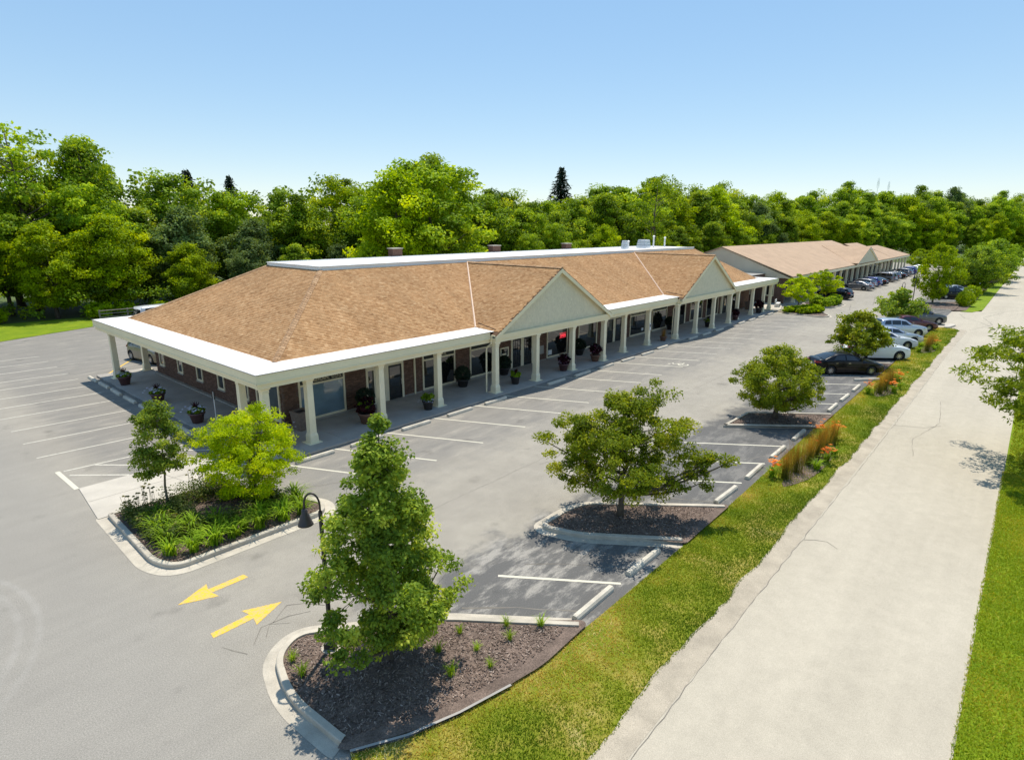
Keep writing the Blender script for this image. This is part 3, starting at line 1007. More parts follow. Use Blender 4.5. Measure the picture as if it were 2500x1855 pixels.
def window(parent, x0, x1, z0, z1, y, name='shop_window', band=True, glass='glass', mull=None, fw=0.1, horizontal=True, sill=True):
    """window in a wall facing -Y (horizontal) or -X; parts become children of a frame mesh"""
    def P(a, b, c):  # along, out, up
        return (a, y - b, c) if horizontal else (y - b, a, c)

    def bx(mb, a0, a1, b0, b1, c0, c1):
        p = P(a0, b0, c0); q = P(a1, b1, c1)
        mb.box(min(p[0], q[0]), max(p[0], q[0]), min(p[1], q[1]), max(p[1], q[1]), c0, c1)
    f = MB()
    bx(f, x0, x0 + fw, -0.02, 0.06, z0, z1); bx(f, x1 - fw, x1, -0.02, 0.06, z0, z1)
    bx(f, x0 + fw, x1 - fw, -0.02, 0.058, z0, z0 + fw * 1.1); bx(f, x0 + fw, x1 - fw, -0.02, 0.058, z1 - 0.05, z1)
    zt = z1 - 0.05
    if band:
        zt = z1 - 0.42
        bx(f, x0 + fw, x1 - fw, -0.02, 0.056, zt - 0.1, zt)
    gz1 = zt - 0.1 if band else zt
    if mull:
        for mx in mull: bx(f, mx - 0.04, mx + 0.04, -0.02, 0.05, z0 + fw * 1.1, gz1)
    fr = f.build(name, M['frame'], parent)
    edges = [x0 + fw] + (list(mull) if mull else []) + [x1 - fw]
    for i in range(len(edges) - 1):
        p = MB(); bx(p, edges[i] + (0.04 if i else 0), edges[i + 1] - (0.04 if i < len(edges) - 2 else 0), -0.01, 0.012, z0 + fw * 1.1, gz1)
        p.build('pane', M[glass], fr)
    if band:
        p = MB(); bx(p, x0 + fw, x1 - fw, -0.01, 0.045, zt, z1 - 0.05)
        p.build('sign_board', M['signband'], fr)
    if sill:
        s = MB(); bx(s, x0 - 0.06, x1 + 0.06, -0.02, 0.15, 0.131, z0 - 0.002) if horizontal else bx(s, x0 - 0.04, x1 + 0.04, -0.02, 0.09, z0 - 0.07, z0 - 0.002)
        s.build('sill', M['sill'], fr)
    return fr


WIN = []
for i, (a, b) in enumerate(wins):
    WIN.append(window(B1, a, b, 0.2 if i else 0.2, 2.55, WY, glass='blind' if i == 0 else 'glass', mull=[a + 0.62] if i == 0 else ([(a + b) / 2] if i in (1, 7) else None), band=i not in (3, 4, 7, 8)))
for i, (a, b) in enumerate(swins):
    if i < 5: window(B1, a, b, 0.8, 2.3, WX, 'side_window', False, 'glass', None, 0.09, False)
    else: window(B1, a, b, 0.3, 2.6, WX, 'corner_window', False, 'screen', None, 0.13, False, False)
# low stone plinth course between the openings
pl = MB()
prevx = WX
for a, b in sorted(wins + doors):
    if a - prevx > 0.1: pl.box(prevx + 0.07, a - 0.07, WY - 0.05, WY - 0.016, 0.131, 0.2)
    prevx = b
pl.build('plinth_course', M['sill'], B1)
ps = MB(); ps.box(WX - 0.22, WX - 0.02, 6.0, 20.2, 0.131, 0.2); ps.build('plinth_course', M['sill'], B1)


def door(x0, x1, leaves, parent=B1, glass='glass', grid=False, side=None):
    f = MB()
    y = WY
    f.box(x0, x1, y - 0.05, y + 0.02, 2.2, 2.5); f.box(x0, x0 + 0.12, y - 0.052, y + 0.02, 0.131, 2.2); f.box(x1 - 0.12, x1, y - 0.052, y + 0.02, 0.131, 2.2)
    gaps = sorted([(a, b) for a, b in leaves] + ([side] if side else []))
    e = x0 + 0.12
    for a, b in gaps:
        if a - e > 0.01: f.box(e, a, y - 0.048, y + 0.02, 0.131, 2.2)
        e = b
    if x1 - 0.12 - e > 0.01: f.box(e, x1 - 0.12, y - 0.048, y + 0.02, 0.131, 2.2)
    fr = f.build('entrance', M['frame'], parent)
    for a, b in leaves:
        d = MB()
        d.box(a, b, y - 0.03, y + 0.01, 0.14, 0.36); d.box(a, b, y - 0.03, y + 0.01, 2.08, 2.195)
        d.box(a, a + 0.09, y - 0.032, y + 0.01, 0.36, 2.08); d.box(b - 0.09, b, y - 0.032, y + 0.01, 0.36, 2.08)
        if grid:
            for k in (1, 2): d.box(a + 0.09 + k * (b - a - 0.18) / 3 - 0.012, a + 0.09 + k * (b - a - 0.18) / 3 + 0.012, y - 0.026, y, 0.36, 2.08)
            for z in (0.8, 1.22, 1.65): d.box(a + 0.09, b - 0.09, y - 0.024, y, z - 0.012, z + 0.012)
        dm = d.build('door', M['dark_door'], fr)
        p = MB(); p.box(a + 0.09, b - 0.09, y - 0.012, y, 0.36, 2.08); p.build('pane', M[glass], fr)
        h = MB(); h.tube([(b - 0.06, y - 0.04, 0.95), (b - 0.06, y - 0.07, 1.0), (b - 0.06, y - 0.07, 1.25), (b - 0.06, y - 0.04, 1.3)], 0.012, 5); h.build('handle', M['galv'], fr)
    if side:
        p = MB(); p.box(side[0], side[1], y - 0.012, y, 0.3, 2.12); p.build('pane', M[glass], fr)
        p = MB(); p.box(side[0], side[1], y - 0.046, y, 0.131, 0.3); p.box(side[0], side[1], y - 0.046, y, 2.12, 2.2); p.build('sidelight_rail', M['frame'], fr)
    return fr


M['dark_door'] = basic('dark_door_paint', (0.018, 0.02, 0.02), 0.4, 0.2, 2)
door(7.29, 9.94, [(8.84, 9.8)], side=(7.43, 7.82))
door(19.64, 22.1, [(19.8, 20.72), (21.05, 21.95)], grid=True)
door(32.13, 34.9, [(32.3, 33.3), (33.65, 34.65)])
door(46.1, 47.7, [(46.3, 47.45)])
door(57.2, 59.05, [(57.5, 58.7)])
door(60.1, 61.8, [(60.35, 61.5)])
# notice cases on the brick
nb = MB()
for a, b, z0, z1 in ((18.48, 19.35, z0, z1) for z0, z1 in ((1.1, 1.79),)):
    nb.box(a, b, WY - 0.07, WY, z0, z0 + 0.09); nb.box(a, b, WY - 0.07, WY, z1 - 0.09, z1); nb.box(a, a + 0.09, WY - 0.07, WY, z0 + 0.09, z1 - 0.09); nb.box(b - 0.09, b, WY - 0.07, WY, z0 + 0.09, z1 - 0.09)
nf = nb.build('notice_case', M['frame'], B1)
p = MB(); p.box(18.57, 19.26, WY - 0.04, WY - 0.001, 1.19, 1.7); p.build('pane', M['glass'], nf)
p = MB(); p.box(18.66, 19.1, WY - 0.05, WY - 0.041, 1.24, 1.36); p.build('paper', M['frame'], nf)
p = MB(); p.box(22.84, 23.4, WY - 0.05, WY, 0.66, 1.29); p.build('notice_board', M['sill'], B1)
# paper notes and neon sign behind the shop windows
p = MB(); p.box(24.0, 24.45, WY - 0.025, WY - 0.014, 0.42, 0.8); p.build('paper', M['membrane'], WIN[3])
p = MB(); p.box(38.4, 38.75, WY - 0.025, WY - 0.014, 0.5, 0.75); p.build('paper', M['membrane'], WIN[5])


def text(body, x, z, size, mat, parent, align='LEFT', y=None, name='lettering'):
    cu = bpy.data.curves.new(name, 'FONT')
    cu.body = body; cu.size = size; cu.extrude = 0.006; cu.align_x = align; cu.offset = 0.004
    to = bpy.data.objects.new(name, cu)
    COL.objects.link(to)
    bpy.context.view_layer.update()
    me = bpy.data.meshes.new_from_object(to.evaluated_get(bpy.context.evaluated_depsgraph_get()))
    bpy.data.objects.remove(to)
    me.materials.clear(); me.materials.append(mat)
    o = link(name, me, parent)
    o.location = (x, (WY - 0.052) if y is None else y, z)
    o.rotation_euler = (math.pi / 2, 0, 0)
    return o


text('D  GERDEN,  D.D.S.', 5.75, 2.2, 0.24, M['gold'], WIN[0], 'RIGHT')
text('TEL', 13.0, 2.2, 0.24, M['gold'], WIN[1], 'LEFT')
for a, b in ((36.5, 37.1), (37.25, 37.7), (37.9, 38.9)):
    k = a
    mk = MB()
    while k < b:
        mk.box(k, k + 0.09, WY - 0.055, WY - 0.046, 2.22, 2.40); k += 0.15
    mk.build('lettering', M['gold'], WIN[5])
mn, nn_, bb = newmat('red_neon')
bb.inputs['Base Color'].default_value = (0.8, 0.03, 0.04, 1)
bb.inputs['Emission Color'].default_value = (1.0, 0.05, 0.08, 1)
bb.inputs['Emission Strength'].default_value = 0.45
M['neon'] = mn
text('OPEN', 25.48, 1.62, 0.29, M['neon'], WIN[3], 'LEFT', WY - 0.022, 'neon_sign')
rg = MB()
for a, b, c, d in ((25.42, 26.26, 1.55, 1.57), (25.42, 26.26, 1.9, 1.92)): rg.box(a, b, WY - 0.028, WY - 0.015, c, d)
rg.build('neon_sign', M['neon'], WIN[3])

# ------------------------------------------------------------------ canopy: fascia, soffit, membrane
PED = [(20.4, 6.35), (45.1, 6.3)]          # pediment centre and half width
ZF0, ZF1 = 3.26, 3.9
fx = [(-0.5, PED[0][0] - 6.5), (PED[0][0] + 6.5, PED[1][0] - 6.45), (PED[1][0] + 6.45, 66.2)]
fa = MB()
for a, b in fx:
    fa.box(a, b, -0.45, -0.3, 3.5, ZF1); fa.box(a + 0.06, b, -0.37, -0.25, ZF0, 3.499)
    fa.box(a - 0.02, b, -0.48, -0.451, 3.49, 3.54)
fa.box(-0.5, -0.35, -0.299, 22.15, 3.5, ZF1); fa.box(-0.42, -0.3, -0.249, 22.07, ZF0, 3.499)
fa.box(-0.53, -0.501, -0.48, 22.15, 3.49, 3.54)
fa.box(-0.349, 66.2, 22.0, 22.15, 3.5, ZF1); fa.box(-0.29, 66.2, 21.95, 22.07, ZF0, 3.499)
fa.box(66.05, 66.2, -0.299, 21.99, 3.5, ZF1); fa.box(66.0, 66.1, -0.249, 21.9, ZF0, 3.499)
fa.build('fascia', M['trim'], B1)
de = MB()
for a, b in fx: de.box(a - 0.03, b + 0.02, -0.485, -0.43, 3.901, 3.93)
de.box(-0.535, -0.48, -0.429, 22.17, 3.901, 3.93)
de.build('drip_edge', M['drip'], B1)
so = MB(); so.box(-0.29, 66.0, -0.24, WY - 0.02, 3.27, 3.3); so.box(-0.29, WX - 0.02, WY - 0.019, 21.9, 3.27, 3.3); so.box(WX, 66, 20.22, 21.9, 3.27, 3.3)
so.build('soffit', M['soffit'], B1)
mbn = MB()
S0, S1 = 3.915, 3.965
mbn.quad((-0.5, -0.45, S0), (66.2, -0.45, S0), (64.4, 1.3, S1), (1.3, 1.3, S1))
mbn.quad((-0.5, 22.15, S0), (-0.5, -0.45, S0), (1.3, 1.3, S1), (1.3, 20.6, S1))
mbn.quad((66.2, 22.15, S0), (-0.5, 22.15, S0), (1.3, 20.6, S1), (64.4, 20.6, S1))
mbn.quad((66.2, -0.45, S0), (66.2, 22.15, S0), (64.4, 20.6, S1), (64.4, 1.3, S1))
mbn.build('roof_membrane', M['membrane'], B1)

# main hip roof: deck plus shingles
ZB, ZT, SL = 3.94, 7.5, 3.56 / 7.0
b4 = [(1.2, 1.2), (63.2, 1.2), (63.2, 20.7), (1.2, 20.7)]
t4 = [(8.2, 8.2), (59.5, 8.2), (59.5, 14.2), (8.2, 14.2)]
rf = MB()
for i in range(4):
    j = (i + 1) % 4
    rf.quad((*b4[i], ZB), (*b4[j], ZB), (*t4[j], ZT), (*t4[i], ZT))
rf.sheet(t4, ZT)
ROOF = rf.build('roof', M['deck'], B1)


def zped(X, Y):
    z = np.full(np.shape(X), -9.0)
    for cx, hw in PED:
        zz = 7.4 - 0.571 * np.abs(X - cx)
        z = np.where((Y > -0.9) & (np.abs(X - cx) < hw + 0.2), np.maximum(z, zz), z)
    return z


def zmain(X, Y):
    return np.where(Y > 1.2, ZB + SL * (Y - 1.2), 3.93)


SH = []
vf = unit((0, 7.0, 3.56))
ln = math.hypot(7.0, 3.56)


def tfront(P):
    s = (P[:, 1] - 1.2) / 7.0
    return (P[:, 0] > 1.2 + 7.0 * s - 0.02) & (P[:, 0] < 63.2 - 3.7 * s) & (zped(P[:, 0], P[:, 1]) < P[:, 2] + 0.0)


cA, wA, tA = lay((1.0, 1.2, ZB + 0.004), (1, 0, 0), vf, 63, ln, 0.136, 0.12, 0.27, 21, tfront)
vl = unit((7.0, 0, 3.56))


def tleft(P):
    s = (P[:, 0] - 1.2) / 7.0
    return (P[:, 1] > 1.2 + 7.0 * s - 0.02) & (P[:, 1] < 20.7 - 6.5 * s)


cB, wB, tB = lay((1.2, 20.9, ZB + 0.004), (0, -1, 0), vl, 20, ln, 0.136, 0.12, 0.27, 22, tleft)
tiles('shingle', ROOF, M['shingle'], cA, (1, 0, 0), vf, wA, 0.155, 0.018, 0.003, tA, 170)
tiles('shingle', ROOF, M['shingle'], cB, (0, -1, 0), vl, wB, 0.155, 0.018, 0.003, tB, 130)


def caps(a, b, parent, e=0.24, w=0.34, lift=0.05, name='ridge_cap'):
    a = Vector(a); b = Vector(b)
    L = (b - a).length; d = (b - a).normalized()
    side = d.cross(Vector((0, 0, 1))).normalized(); up = side.cross(d)
    n = int(L / e)
    c = []
    V = []; F = []; T = []
    for i in range(n):
        p0 = a + d * (i * e); p1 = p0 + d * (e * 1.12)
        k = len(V)
        for p, l in ((p0, 0.024), (p1, 0.010)):
            V += [p - side * w / 2 + up * (l + lift - 0.085), p + up * (l + lift), p + side * w / 2 + up * (l + lift - 0.085)]
        V += [p0 - side * w / 2 + up * (lift - 0.12), p0 + up * (lift - 0.03), p0 + side * w / 2 + up * (lift - 0.12)]
        F += [(k, k + 1, k + 4, k + 3), (k + 1, k + 2, k + 5, k + 4), (k + 6, k + 7, k + 1, k), (k + 7, k + 8, k + 2, k + 1)]
        T += [random.Random(i * 7 + n).random()] * 9
    return link(name, mesh_np(name, [tuple(v) for v in V], F, M['ridgecap'], T), parent)


caps((1.2, 1.2, ZB), (8.2, 8.2, ZT), ROOF)
caps((1.2, 20.7, ZB), (8.2, 14.2, ZT), ROOF)
caps((63.2, 1.2, ZB), (59.5, 8.2, ZT), ROOF)
tf = MB(); tf.box(8.0, 59.7, 8.0, 14.4, 7.42, 7.6)
FT = tf.build('flat_roof', M['membrane'], B1)
tr_ = MB(); tr_.box(7.97, 59.73, 7.97, 8.16, 7.601, 7.65); tr_.box(7.97, 8.16, 8.161, 14.43, 7.601, 7.65); tr_.box(8.161, 59.73, 14.25, 14.43, 7.601, 7.65)
tr_.box(7.955, 59.745, 7.955, 7.969, 7.40, 7.45)
tr_.build('roof_rim', M['membrane'], FT)

# pediments
for k, (cx, hw) in enumerate(PED):
    YF = -0.88
    dk_ = MB()
    for s in (-1, 1):
        ex = cx + s * (hw + 0.12); ez = 7.4 - 0.571 * (hw + 0.12)
        ytop = 8.05
        yb = 1.05
        pts = [(ex, YF, ez), (ex, yb, ez), (cx, ytop, 7.4), (cx, YF, 7.4)]
        if s < 0: pts = pts[::-1]
        dk_.slab(pts, 0.05)
    pr_ = dk_.build('pediment_roof', M['deck'], B1)
    for s in (-1, 1):
        u = np.array((0, -s, 0)) if s < 0 else np.array((0, -1, 0))
        v = unit((-s, 0, 0.571))
        if s < 0:
            O = (cx - hw - 0.12, YF, 7.4 - 0.571 * (hw + 0.12) + 0.003); uu = np.array((0, -1.0, 0)); O = (O[0], 8.3, O[2])
        else:
            O = (cx + hw + 0.12, YF, 7.4 - 0.571 * (hw + 0.12) + 0.003); uu = np.array((0, 1.0, 0))
        lp = math.hypot(hw + 0.12, 0.571 * (hw + 0.12))

        def tp(P):
            return (P[:, 1] > YF + 0.03) & (P[:, 1] < 8.2) & (P[:, 2] > zmain(P[:, 0], P[:, 1]) - 0.03)
        c_, w_, t_ = lay(O, uu, v, 9.2, lp, 0.136, 0.12, 0.27, 31 + k * 2 + s, tp)
        tiles('shingle', pr_, M['shingle'], c_, uu, v, w_, 0.155, 0.018, 0.003, t_, 100 if s < 0 else 0)
    caps((cx, YF, 7.4), (cx, 8.0, 7.4), pr_)
    # valley flashing
    vb_ = MB()
    for s in (-1, 1):
        xv = cx + s * (7.4 - ZB) / 0.571
        a = Vector((xv, 1.2, ZB + 0.03)); b = Vector((cx, 1.2 + (7.4 - ZB) / SL, 7.43))
        w = Vector((s * 0.09, 0, 0)); w2 = Vector((0, 0.09, 0))
        vb_.add([a - w * 0.1, a + w, b + w * 0.3, b], [(0, 1, 2, 3)]); vb_.tube([a, b], 0.06, 6)
    vb_.build('valley_flashing', M['valley'], pr_)
    # gable face, shakes, rake boards, beam
    gw = MB()
    zb = 3.74
    gw.add([(cx - hw, -0.6, zb), (cx + hw, -0.6, zb), (cx, -0.6, 7.34), (cx - hw, -0.45, zb), (cx + hw, -0.45, zb), (cx, -0.45, 7.34)],
           [(0, 1, 2), (5, 4, 3), (0, 3, 4, 1), (1, 4, 5, 2), (2, 5, 3, 0)])
    GW = gw.build('gable', M['shake'], B1)

    def tg(P):
        return P[:, 2] < 7.22 - 0.571 * np.abs(P[:, 0] - cx)
    c_, w_, t_ = lay((cx - hw, -0.601, zb + 0.02), (1, 0, 0), (0, 0, 1), 2 * hw, 3.5, 0.17, 0.10, 0.19, 41 + k, tg, 0.008, 0.012)
    tiles('shake', GW, M['shake'], c_, (1, 0, 0), (0, 0, 1), w_, 0.2, 0.016, 0.003, t_, 300 if k == 0 else 0)
    rk = MB()
    for s in (-1, 1):
        ex = cx + s * (hw + 0.12)
        ez = 7.4 - 0.571 * (hw + 0.12)
        top = (cx, 7.36); bot = (ex, ez - 0.04)
        for y0, y1, dz in ((-0.90, -0.84, 0.26), (-0.839, -0.62, 0.10)):
            vs_ = [(bot[0], y0, bot[1]), (top[0], y0, top[1]), (top[0], y0, top[1] - dz), (bot[0], y0, bot[1] - dz),
                   (bot[0], y1, bot[1]), (top[0], y1, top[1]), (top[0], y1, top[1] - dz), (bot[0], y1, bot[1] - dz)]
            fs_ = [(0, 1, 2, 3), (7, 6, 5, 4), (0, 4, 5, 1), (3, 2, 6, 7), (0, 3, 7, 4)]
            if s > 0: fs_ = [f[::-1] for f in fs_]
            rk.add(vs_, fs_)
    rk.build('rake_board', M['trim'], GW)
    bm = MB()
    bm.box(cx - hw - 0.12, cx + hw + 0.12, -0.8, -0.5, 3.48, 3.739); bm.box(cx - hw - 0.04, cx + hw + 0.04, -0.72, -0.5, ZF0, 3.479)
    bm.box(cx - hw - 0.14, cx + hw + 0.14, -0.83, -0.801, 3.66, 3.72)
    for s in (-1, 1): bm.box(min(cx + s * (hw + 0.12), cx + s * (hw - 0.1)), max(cx + s * (hw + 0.12), cx + s * (hw - 0.1)), -0.499, -0.25, ZF0, 3.7)
    bm.build('gable_beam', M['trim'], B1)
    dp = MB(); dp.tube([(cx - hw - 0.1, -0.84, 4.35 - 0.25), (cx - hw + 0.35, 1.0, 4.25)], 0.03, 5); dp.build('snow_rail', M['deck'], pr_)

# downspouts
for x, y in ((13.98, -0.16), (26.86, -0.16), (38.72, -0.16), (51.5, -0.16)):
    d_ = MB()
    d_.tube([(x, y - 0.32, 3.62), (x, y - 0.3, 3.2), (x, y + 0.05, 2.95), (x, y + 0.1, 2.75), (x, y + 0.1, 0.135)], 0.05, 6)
    d_.build('downspout', M['column'], B1)
for x in (10.76, 35.1, 56.9):
    d_ = MB(); d_.box(x - 0.04, x + 0.04, WY - 0.11, WY - 0.016, 0.135, 3.28); d_.build('downspout', M['column'], B1)


def column_mesh():
    sh = MB(); sh.frust(0, 0, 0.62, 2.98, 0.165, 0.15)
    cp = MB(); cp.frust(0, 0, 2.98, 3.03, 0.15, 0.175); cp.frust(0, 0, 3.03, 3.12, 0.165, 0.165); cp.frust(0, 0, 3.12, 3.18, 0.17, 0.215); cp.frust(0, 0, 3.18, 3.262, 0.215, 0.215)
    ba = MB(); ba.frust(0, 0, 0.155, 0.5, 0.215, 0.205); ba.frust(0, 0, 0.5, 0.62, 0.205, 0.165); ba.frust(0, 0, 0.131, 0.155, 0.34, 0.34)
    return sh.mesh('column', M['column']), cp.mesh('capital', M['column']), ba.mesh('plinth', M['column'])


CM = column_mesh()


def column(x, y, parent, scale=(1, 1, 1)):
    c = link('column', CM[0], parent, True, loc=(x, y, 0), scale=scale)
    link('capital', CM[1], c); link('plinth', CM[2], c)


XC = [-0.01, 2.1, 6.12, 10.07, 14.31, 18.26, 22.31, 26.38, 30.2, 34.22, 38.58, 42.67, 46.66, 50.9, 54.35, 58.87, 62.57, 64.99]
for i, x in enumerate(XC):
    column(x, -0.5 if i in (4, 5, 6, 7, 10, 11, 12, 13) else 0.0, B1)
for y in (2.22, 20.5): column(0, y, B1)
column(2.1, 21.6, B1)

# roof-top plant: brick chimneys, vents, pipes
for a, b, z in ((18.5, 19.45, 8.22), (30.2, 31.25, 8.2), (41.8, 42.8, 8.18)):
    c_ = MB(); c_.box(a, b, 14.45, 15.05, 6.8, z); ch = c_.build('chimney', M['brick'], B1)
    c_ = MB(); c_.box(a - 0.06, b + 0.06, 14.39, 15.11, z, z + 0.07); c_.build('chimney_cap', M['kerb'], ch)
def hv(x, y, w, h, n):
    a = MB(); a.box(x - w / 2, x + w / 2, y - w / 2, y + w / 2, 7.601, 7.75)
    ac = a.build('rooftop_unit', M['galv'], B1)
    for i in range(n):
        z = 7.751 + i * h / n
        b = MB(); b.frust(x, y, z, z + h / n * 0.75, w * 0.5 * (1 - 0.05 * i), w * 0.44 * (1 - 0.05 * i)); b.build('louver', M['galv'], ac)
hv(48.2, 11, 0.6, 0.8, 5); hv(52.5, 11, 1.25, 0.85, 4)
for x, z in ((49.0, 8.35), (54.9, 8.85), (57.75, 8.65)):
    v_ = MB(); v_.tube([(x, 11, 7.6), (x, 11, z)], 0.09, 8); v_.lathe([(0.09, 0), (0.16, 0.02), (0.16, 0.1), (0.02, 0.16)], 8, x, 11, z)
    v_.build('vent_pipe', M['galv'], B1)

# ------------------------------------------------------------------ the second building
B2 = thing('strip_mall', 'far shop building with plain beige gable end and row of parked cars', 'building', (72, 0, 0))
def brickmat():
    m, n, b = newmat('far_brick')
    t = n.nodes.new('ShaderNodeTexBrick')
    t.inputs['Color1'].default_value = (0.16, 0.09, 0.065, 1); t.inputs['Color2'].default_value = (0.11, 0.06, 0.045, 1); t.inputs['Mortar'].default_value = (0.16, 0.12, 0.1, 1)
    t.inputs['Scale'].default_value = 4.2
    n.links.new(pos(n, (1, 1, 1)), t.inputs['Vector'])
    n.links.new(t.outputs['Color'], b.inputs['Base Color'])
    b.inputs['Roughness'].default_value = 0.9
    return m
M['farbrick'] = brickmat()
def sidingmat():
    m, n, b = newmat('beige_gable_siding')
    w = n.nodes.new('ShaderNodeTexWave'); w.bands_direction = 'Z'; w.inputs['Scale'].default_value = 1.6; w.inputs['Distortion'].default_value = 0
    n.links.new(pos(n), w.inputs['Vector'])
    t = noise(n, 0.5, 4, 0.6, pos(n))
    c = ramp(n, t.outputs['Fac'], [(0.3, (0.64, 0.55, 0.40)), (0.7, (0.70, 0.605, 0.45))])
    n.links.new(c, b.inputs['Base Color']); b.inputs['Roughness'].default_value = 0.75
    bump(n, b, w.outputs['Fac'], 0.3, 0.02)
    return m
M['siding'] = sidingmat()
def farshingle():
    m, n, b = newmat('far_tan_shingles')
    v = pos(n)
    t = n.nodes.new('ShaderNodeTexBrick')
    t.inputs['Color1'].default_value = (0.43, 0.30, 0.19, 1); t.inputs['Color2'].default_value = (0.48, 0.345, 0.225, 1); t.inputs['Mortar'].default_value = (0.42, 0.27, 0.18, 1)
    t.inputs['Scale'].default_value = 2.3; t.inputs['Mortar Size'].default_value = 0.03
    n.links.new(v, t.inputs['Vector'])
    k = noise(n, 0.6, 5, 0.7, v)
    c = mix(n, 1.0, t.outputs['Color'], mrange(n, k.outputs['Fac'], 0.3, 0.7, 0.9, 1.08), 'MULTIPLY')
    n.links.new(c, b.inputs['Base Color']); b.inputs['Roughness'].default_value = 0.92
    return m
M['farshingle'] = farshingle()
w2_ = MB(); w2_.box(72.3, 132, 2.9, 19.0, 0.0, 3.45); w2_.box(132.01, 162, 2.9, 11.8, 0.0, 3.45); W2 = w2_.build('wall', M['farbrick'], B2)
# gable end
ge = MB()
ge.add([(72.0, -0.3, 3.5), (72.0, 19.3, 3.5), (72.0, 9.45, 7.25), (72.35, -0.3, 3.5), (72.35, 19.3, 3.5), (72.35, 9.45, 7.25)], [(2, 1, 0), (3, 4, 5), (0, 1, 4, 3), (1, 2, 5, 4), (2, 0, 3, 5)])
ge.build('gable', M['siding'], B2)
r2 = MB()
segs = [(71.8, 129.7, 7.37, 9.45), (129.7, 153.5, 6.95, 8.3), (153.5, 180, 6.35, 6.7)]
E0, EZ = -0.45, 3.78
r2.slab([(71.8, E0, EZ), (133.0, E0, EZ), (129.7, 9.45, 7.37), (71.8, 9.45, 7.37)], 0.12)
r2.slab([(71.8, 9.45, 7.37), (129.7, 9.45, 7.37), (133.0, 19.4, EZ), (71.8, 19.4, EZ)], 0.12)
R2Y, R2Z, R2X = 6.9, 6.75, 141.0
R3Y, R3Z, R3X = 4.9, 6.05, 152.0
FE = 162.5
r2.slab([(129.6, E0, EZ - 0.002), (145.5, E0, EZ - 0.002), (R2X, R2Y, R2Z), (129.6, R2Y, R2Z)], 0.12)
r2.slab([(129.6, R2Y, R2Z), (R2X, R2Y, R2Z), (145.5, 15, EZ), (129.6, 15, EZ)], 0.12)
r2.slab([(R2X - 0.1, E0, EZ - 0.004), (FE, E0, EZ - 0.004), (R3X, R3Y, R3Z), (R2X - 0.1, R3Y, R3Z)], 0.12)
r2.slab([(R2X - 0.1, R3Y, R3Z), (R3X, R3Y, R3Z), (FE, 12, EZ), (R2X - 0.1, 12, EZ)], 0.12)
r2.slab([(FE, E0, EZ - 0.004), (FE, 12, EZ - 0.004), (R3X, R3Y, R3Z)], 0.12)
r2.slab([(133.0, E0, EZ + 0.002), (133.0, 19.4, EZ + 0.002), (129.7, 9.45, 7.37)], 0.12)
r2.slab([(145.5, E0, EZ), (145.5, 15, EZ), (R2X, R2Y, R2Z)], 0.12)
RF2 = r2.build('roof', M['farshingle'], B2)
pcx, phw = 114.6, 8.2
pr2 = MB()
pr2.slab([(pcx - phw, -0.9, 3.95), (pcx, -0.9, 6.6), (pcx, 7.4, 6.6), (pcx - phw, 0.3, 3.95)][::-1], 0.1)
pr2.slab([(pcx + phw, -0.9, 3.95), (pcx + phw, 0.3, 3.95), (pcx, 7.4, 6.6), (pcx, -0.9, 6.6)][::-1], 0.1)
pr2.build('pediment_roof', M['farshingle'], B2)
g2 = MB(); g2.add([(pcx - phw + 0.3, -0.75, 3.9), (pcx + phw - 0.3, -0.75, 3.9), (pcx, -0.75, 6.48), (pcx - phw + 0.3, -0.5, 3.9), (pcx + phw - 0.3, -0.5, 3.9), (pcx, -0.5, 6.48)], [(0, 1, 2), (5, 4, 3), (0, 3, 4, 1), (1, 4, 5, 2), (2, 5, 3, 0)])
g2.build('gable', M['shake'], B2)
rb = MB()
for s in (-1, 1):
    vs_ = [(pcx + s * phw, -0.92, 3.93), (pcx, -0.92, 6.58), (pcx, -0.92, 6.36), (pcx + s * phw, -0.92, 3.72), (pcx + s * phw, -0.76, 3.93), (pcx, -0.76, 6.58), (pcx, -0.76, 6.36), (pcx + s * phw, -0.76, 3.72)]
    fs_ = [(0, 1, 2, 3), (7, 6, 5, 4), (0, 4, 5, 1), (3, 2, 6, 7), (0, 3, 7, 4)]
    if s > 0: fs_ = [f[::-1] for f in fs_]
    rb.add(vs_, fs_)
rb.build('rake_board', M['column'], B2)
f2 = MB(); f2.box(72.4, 162.4, -0.42, -0.25, 3.3, 3.66); f2.build('fascia', M['column'], B2)
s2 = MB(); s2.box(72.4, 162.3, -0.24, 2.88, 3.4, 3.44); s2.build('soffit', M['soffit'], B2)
x = 74.6
i = 0
while x < 161:
    column(x, 0.0, B2, (1, 1, 1.015))
    a = x + 0.7; b = x + 3.3
    if i % 3 != 2: window(B2, a, b, 0.3, 2.5, 2.9, band=False, sill=False)
    else: window(B2, a + 0.3, b - 0.3, 0.14, 2.4, 2.9, band=False, sill=False, mull=[(a + b) / 2])
    x += 4.06; i += 1
for y0, y1 in ((1.9, 3.0), (5.0, 6.2), (8.2, 9.4)):
    window(B2, y0, y1, 1.0, 2.6, 72.3, 'end_window', False, 'glass', None, 0.14, False, False)
ew = MB(); ew.box(72.3, 72.6, 0.6, 2.899, 0.0, 3.45); ew.build('end_wall', M['farbrick'], B2)
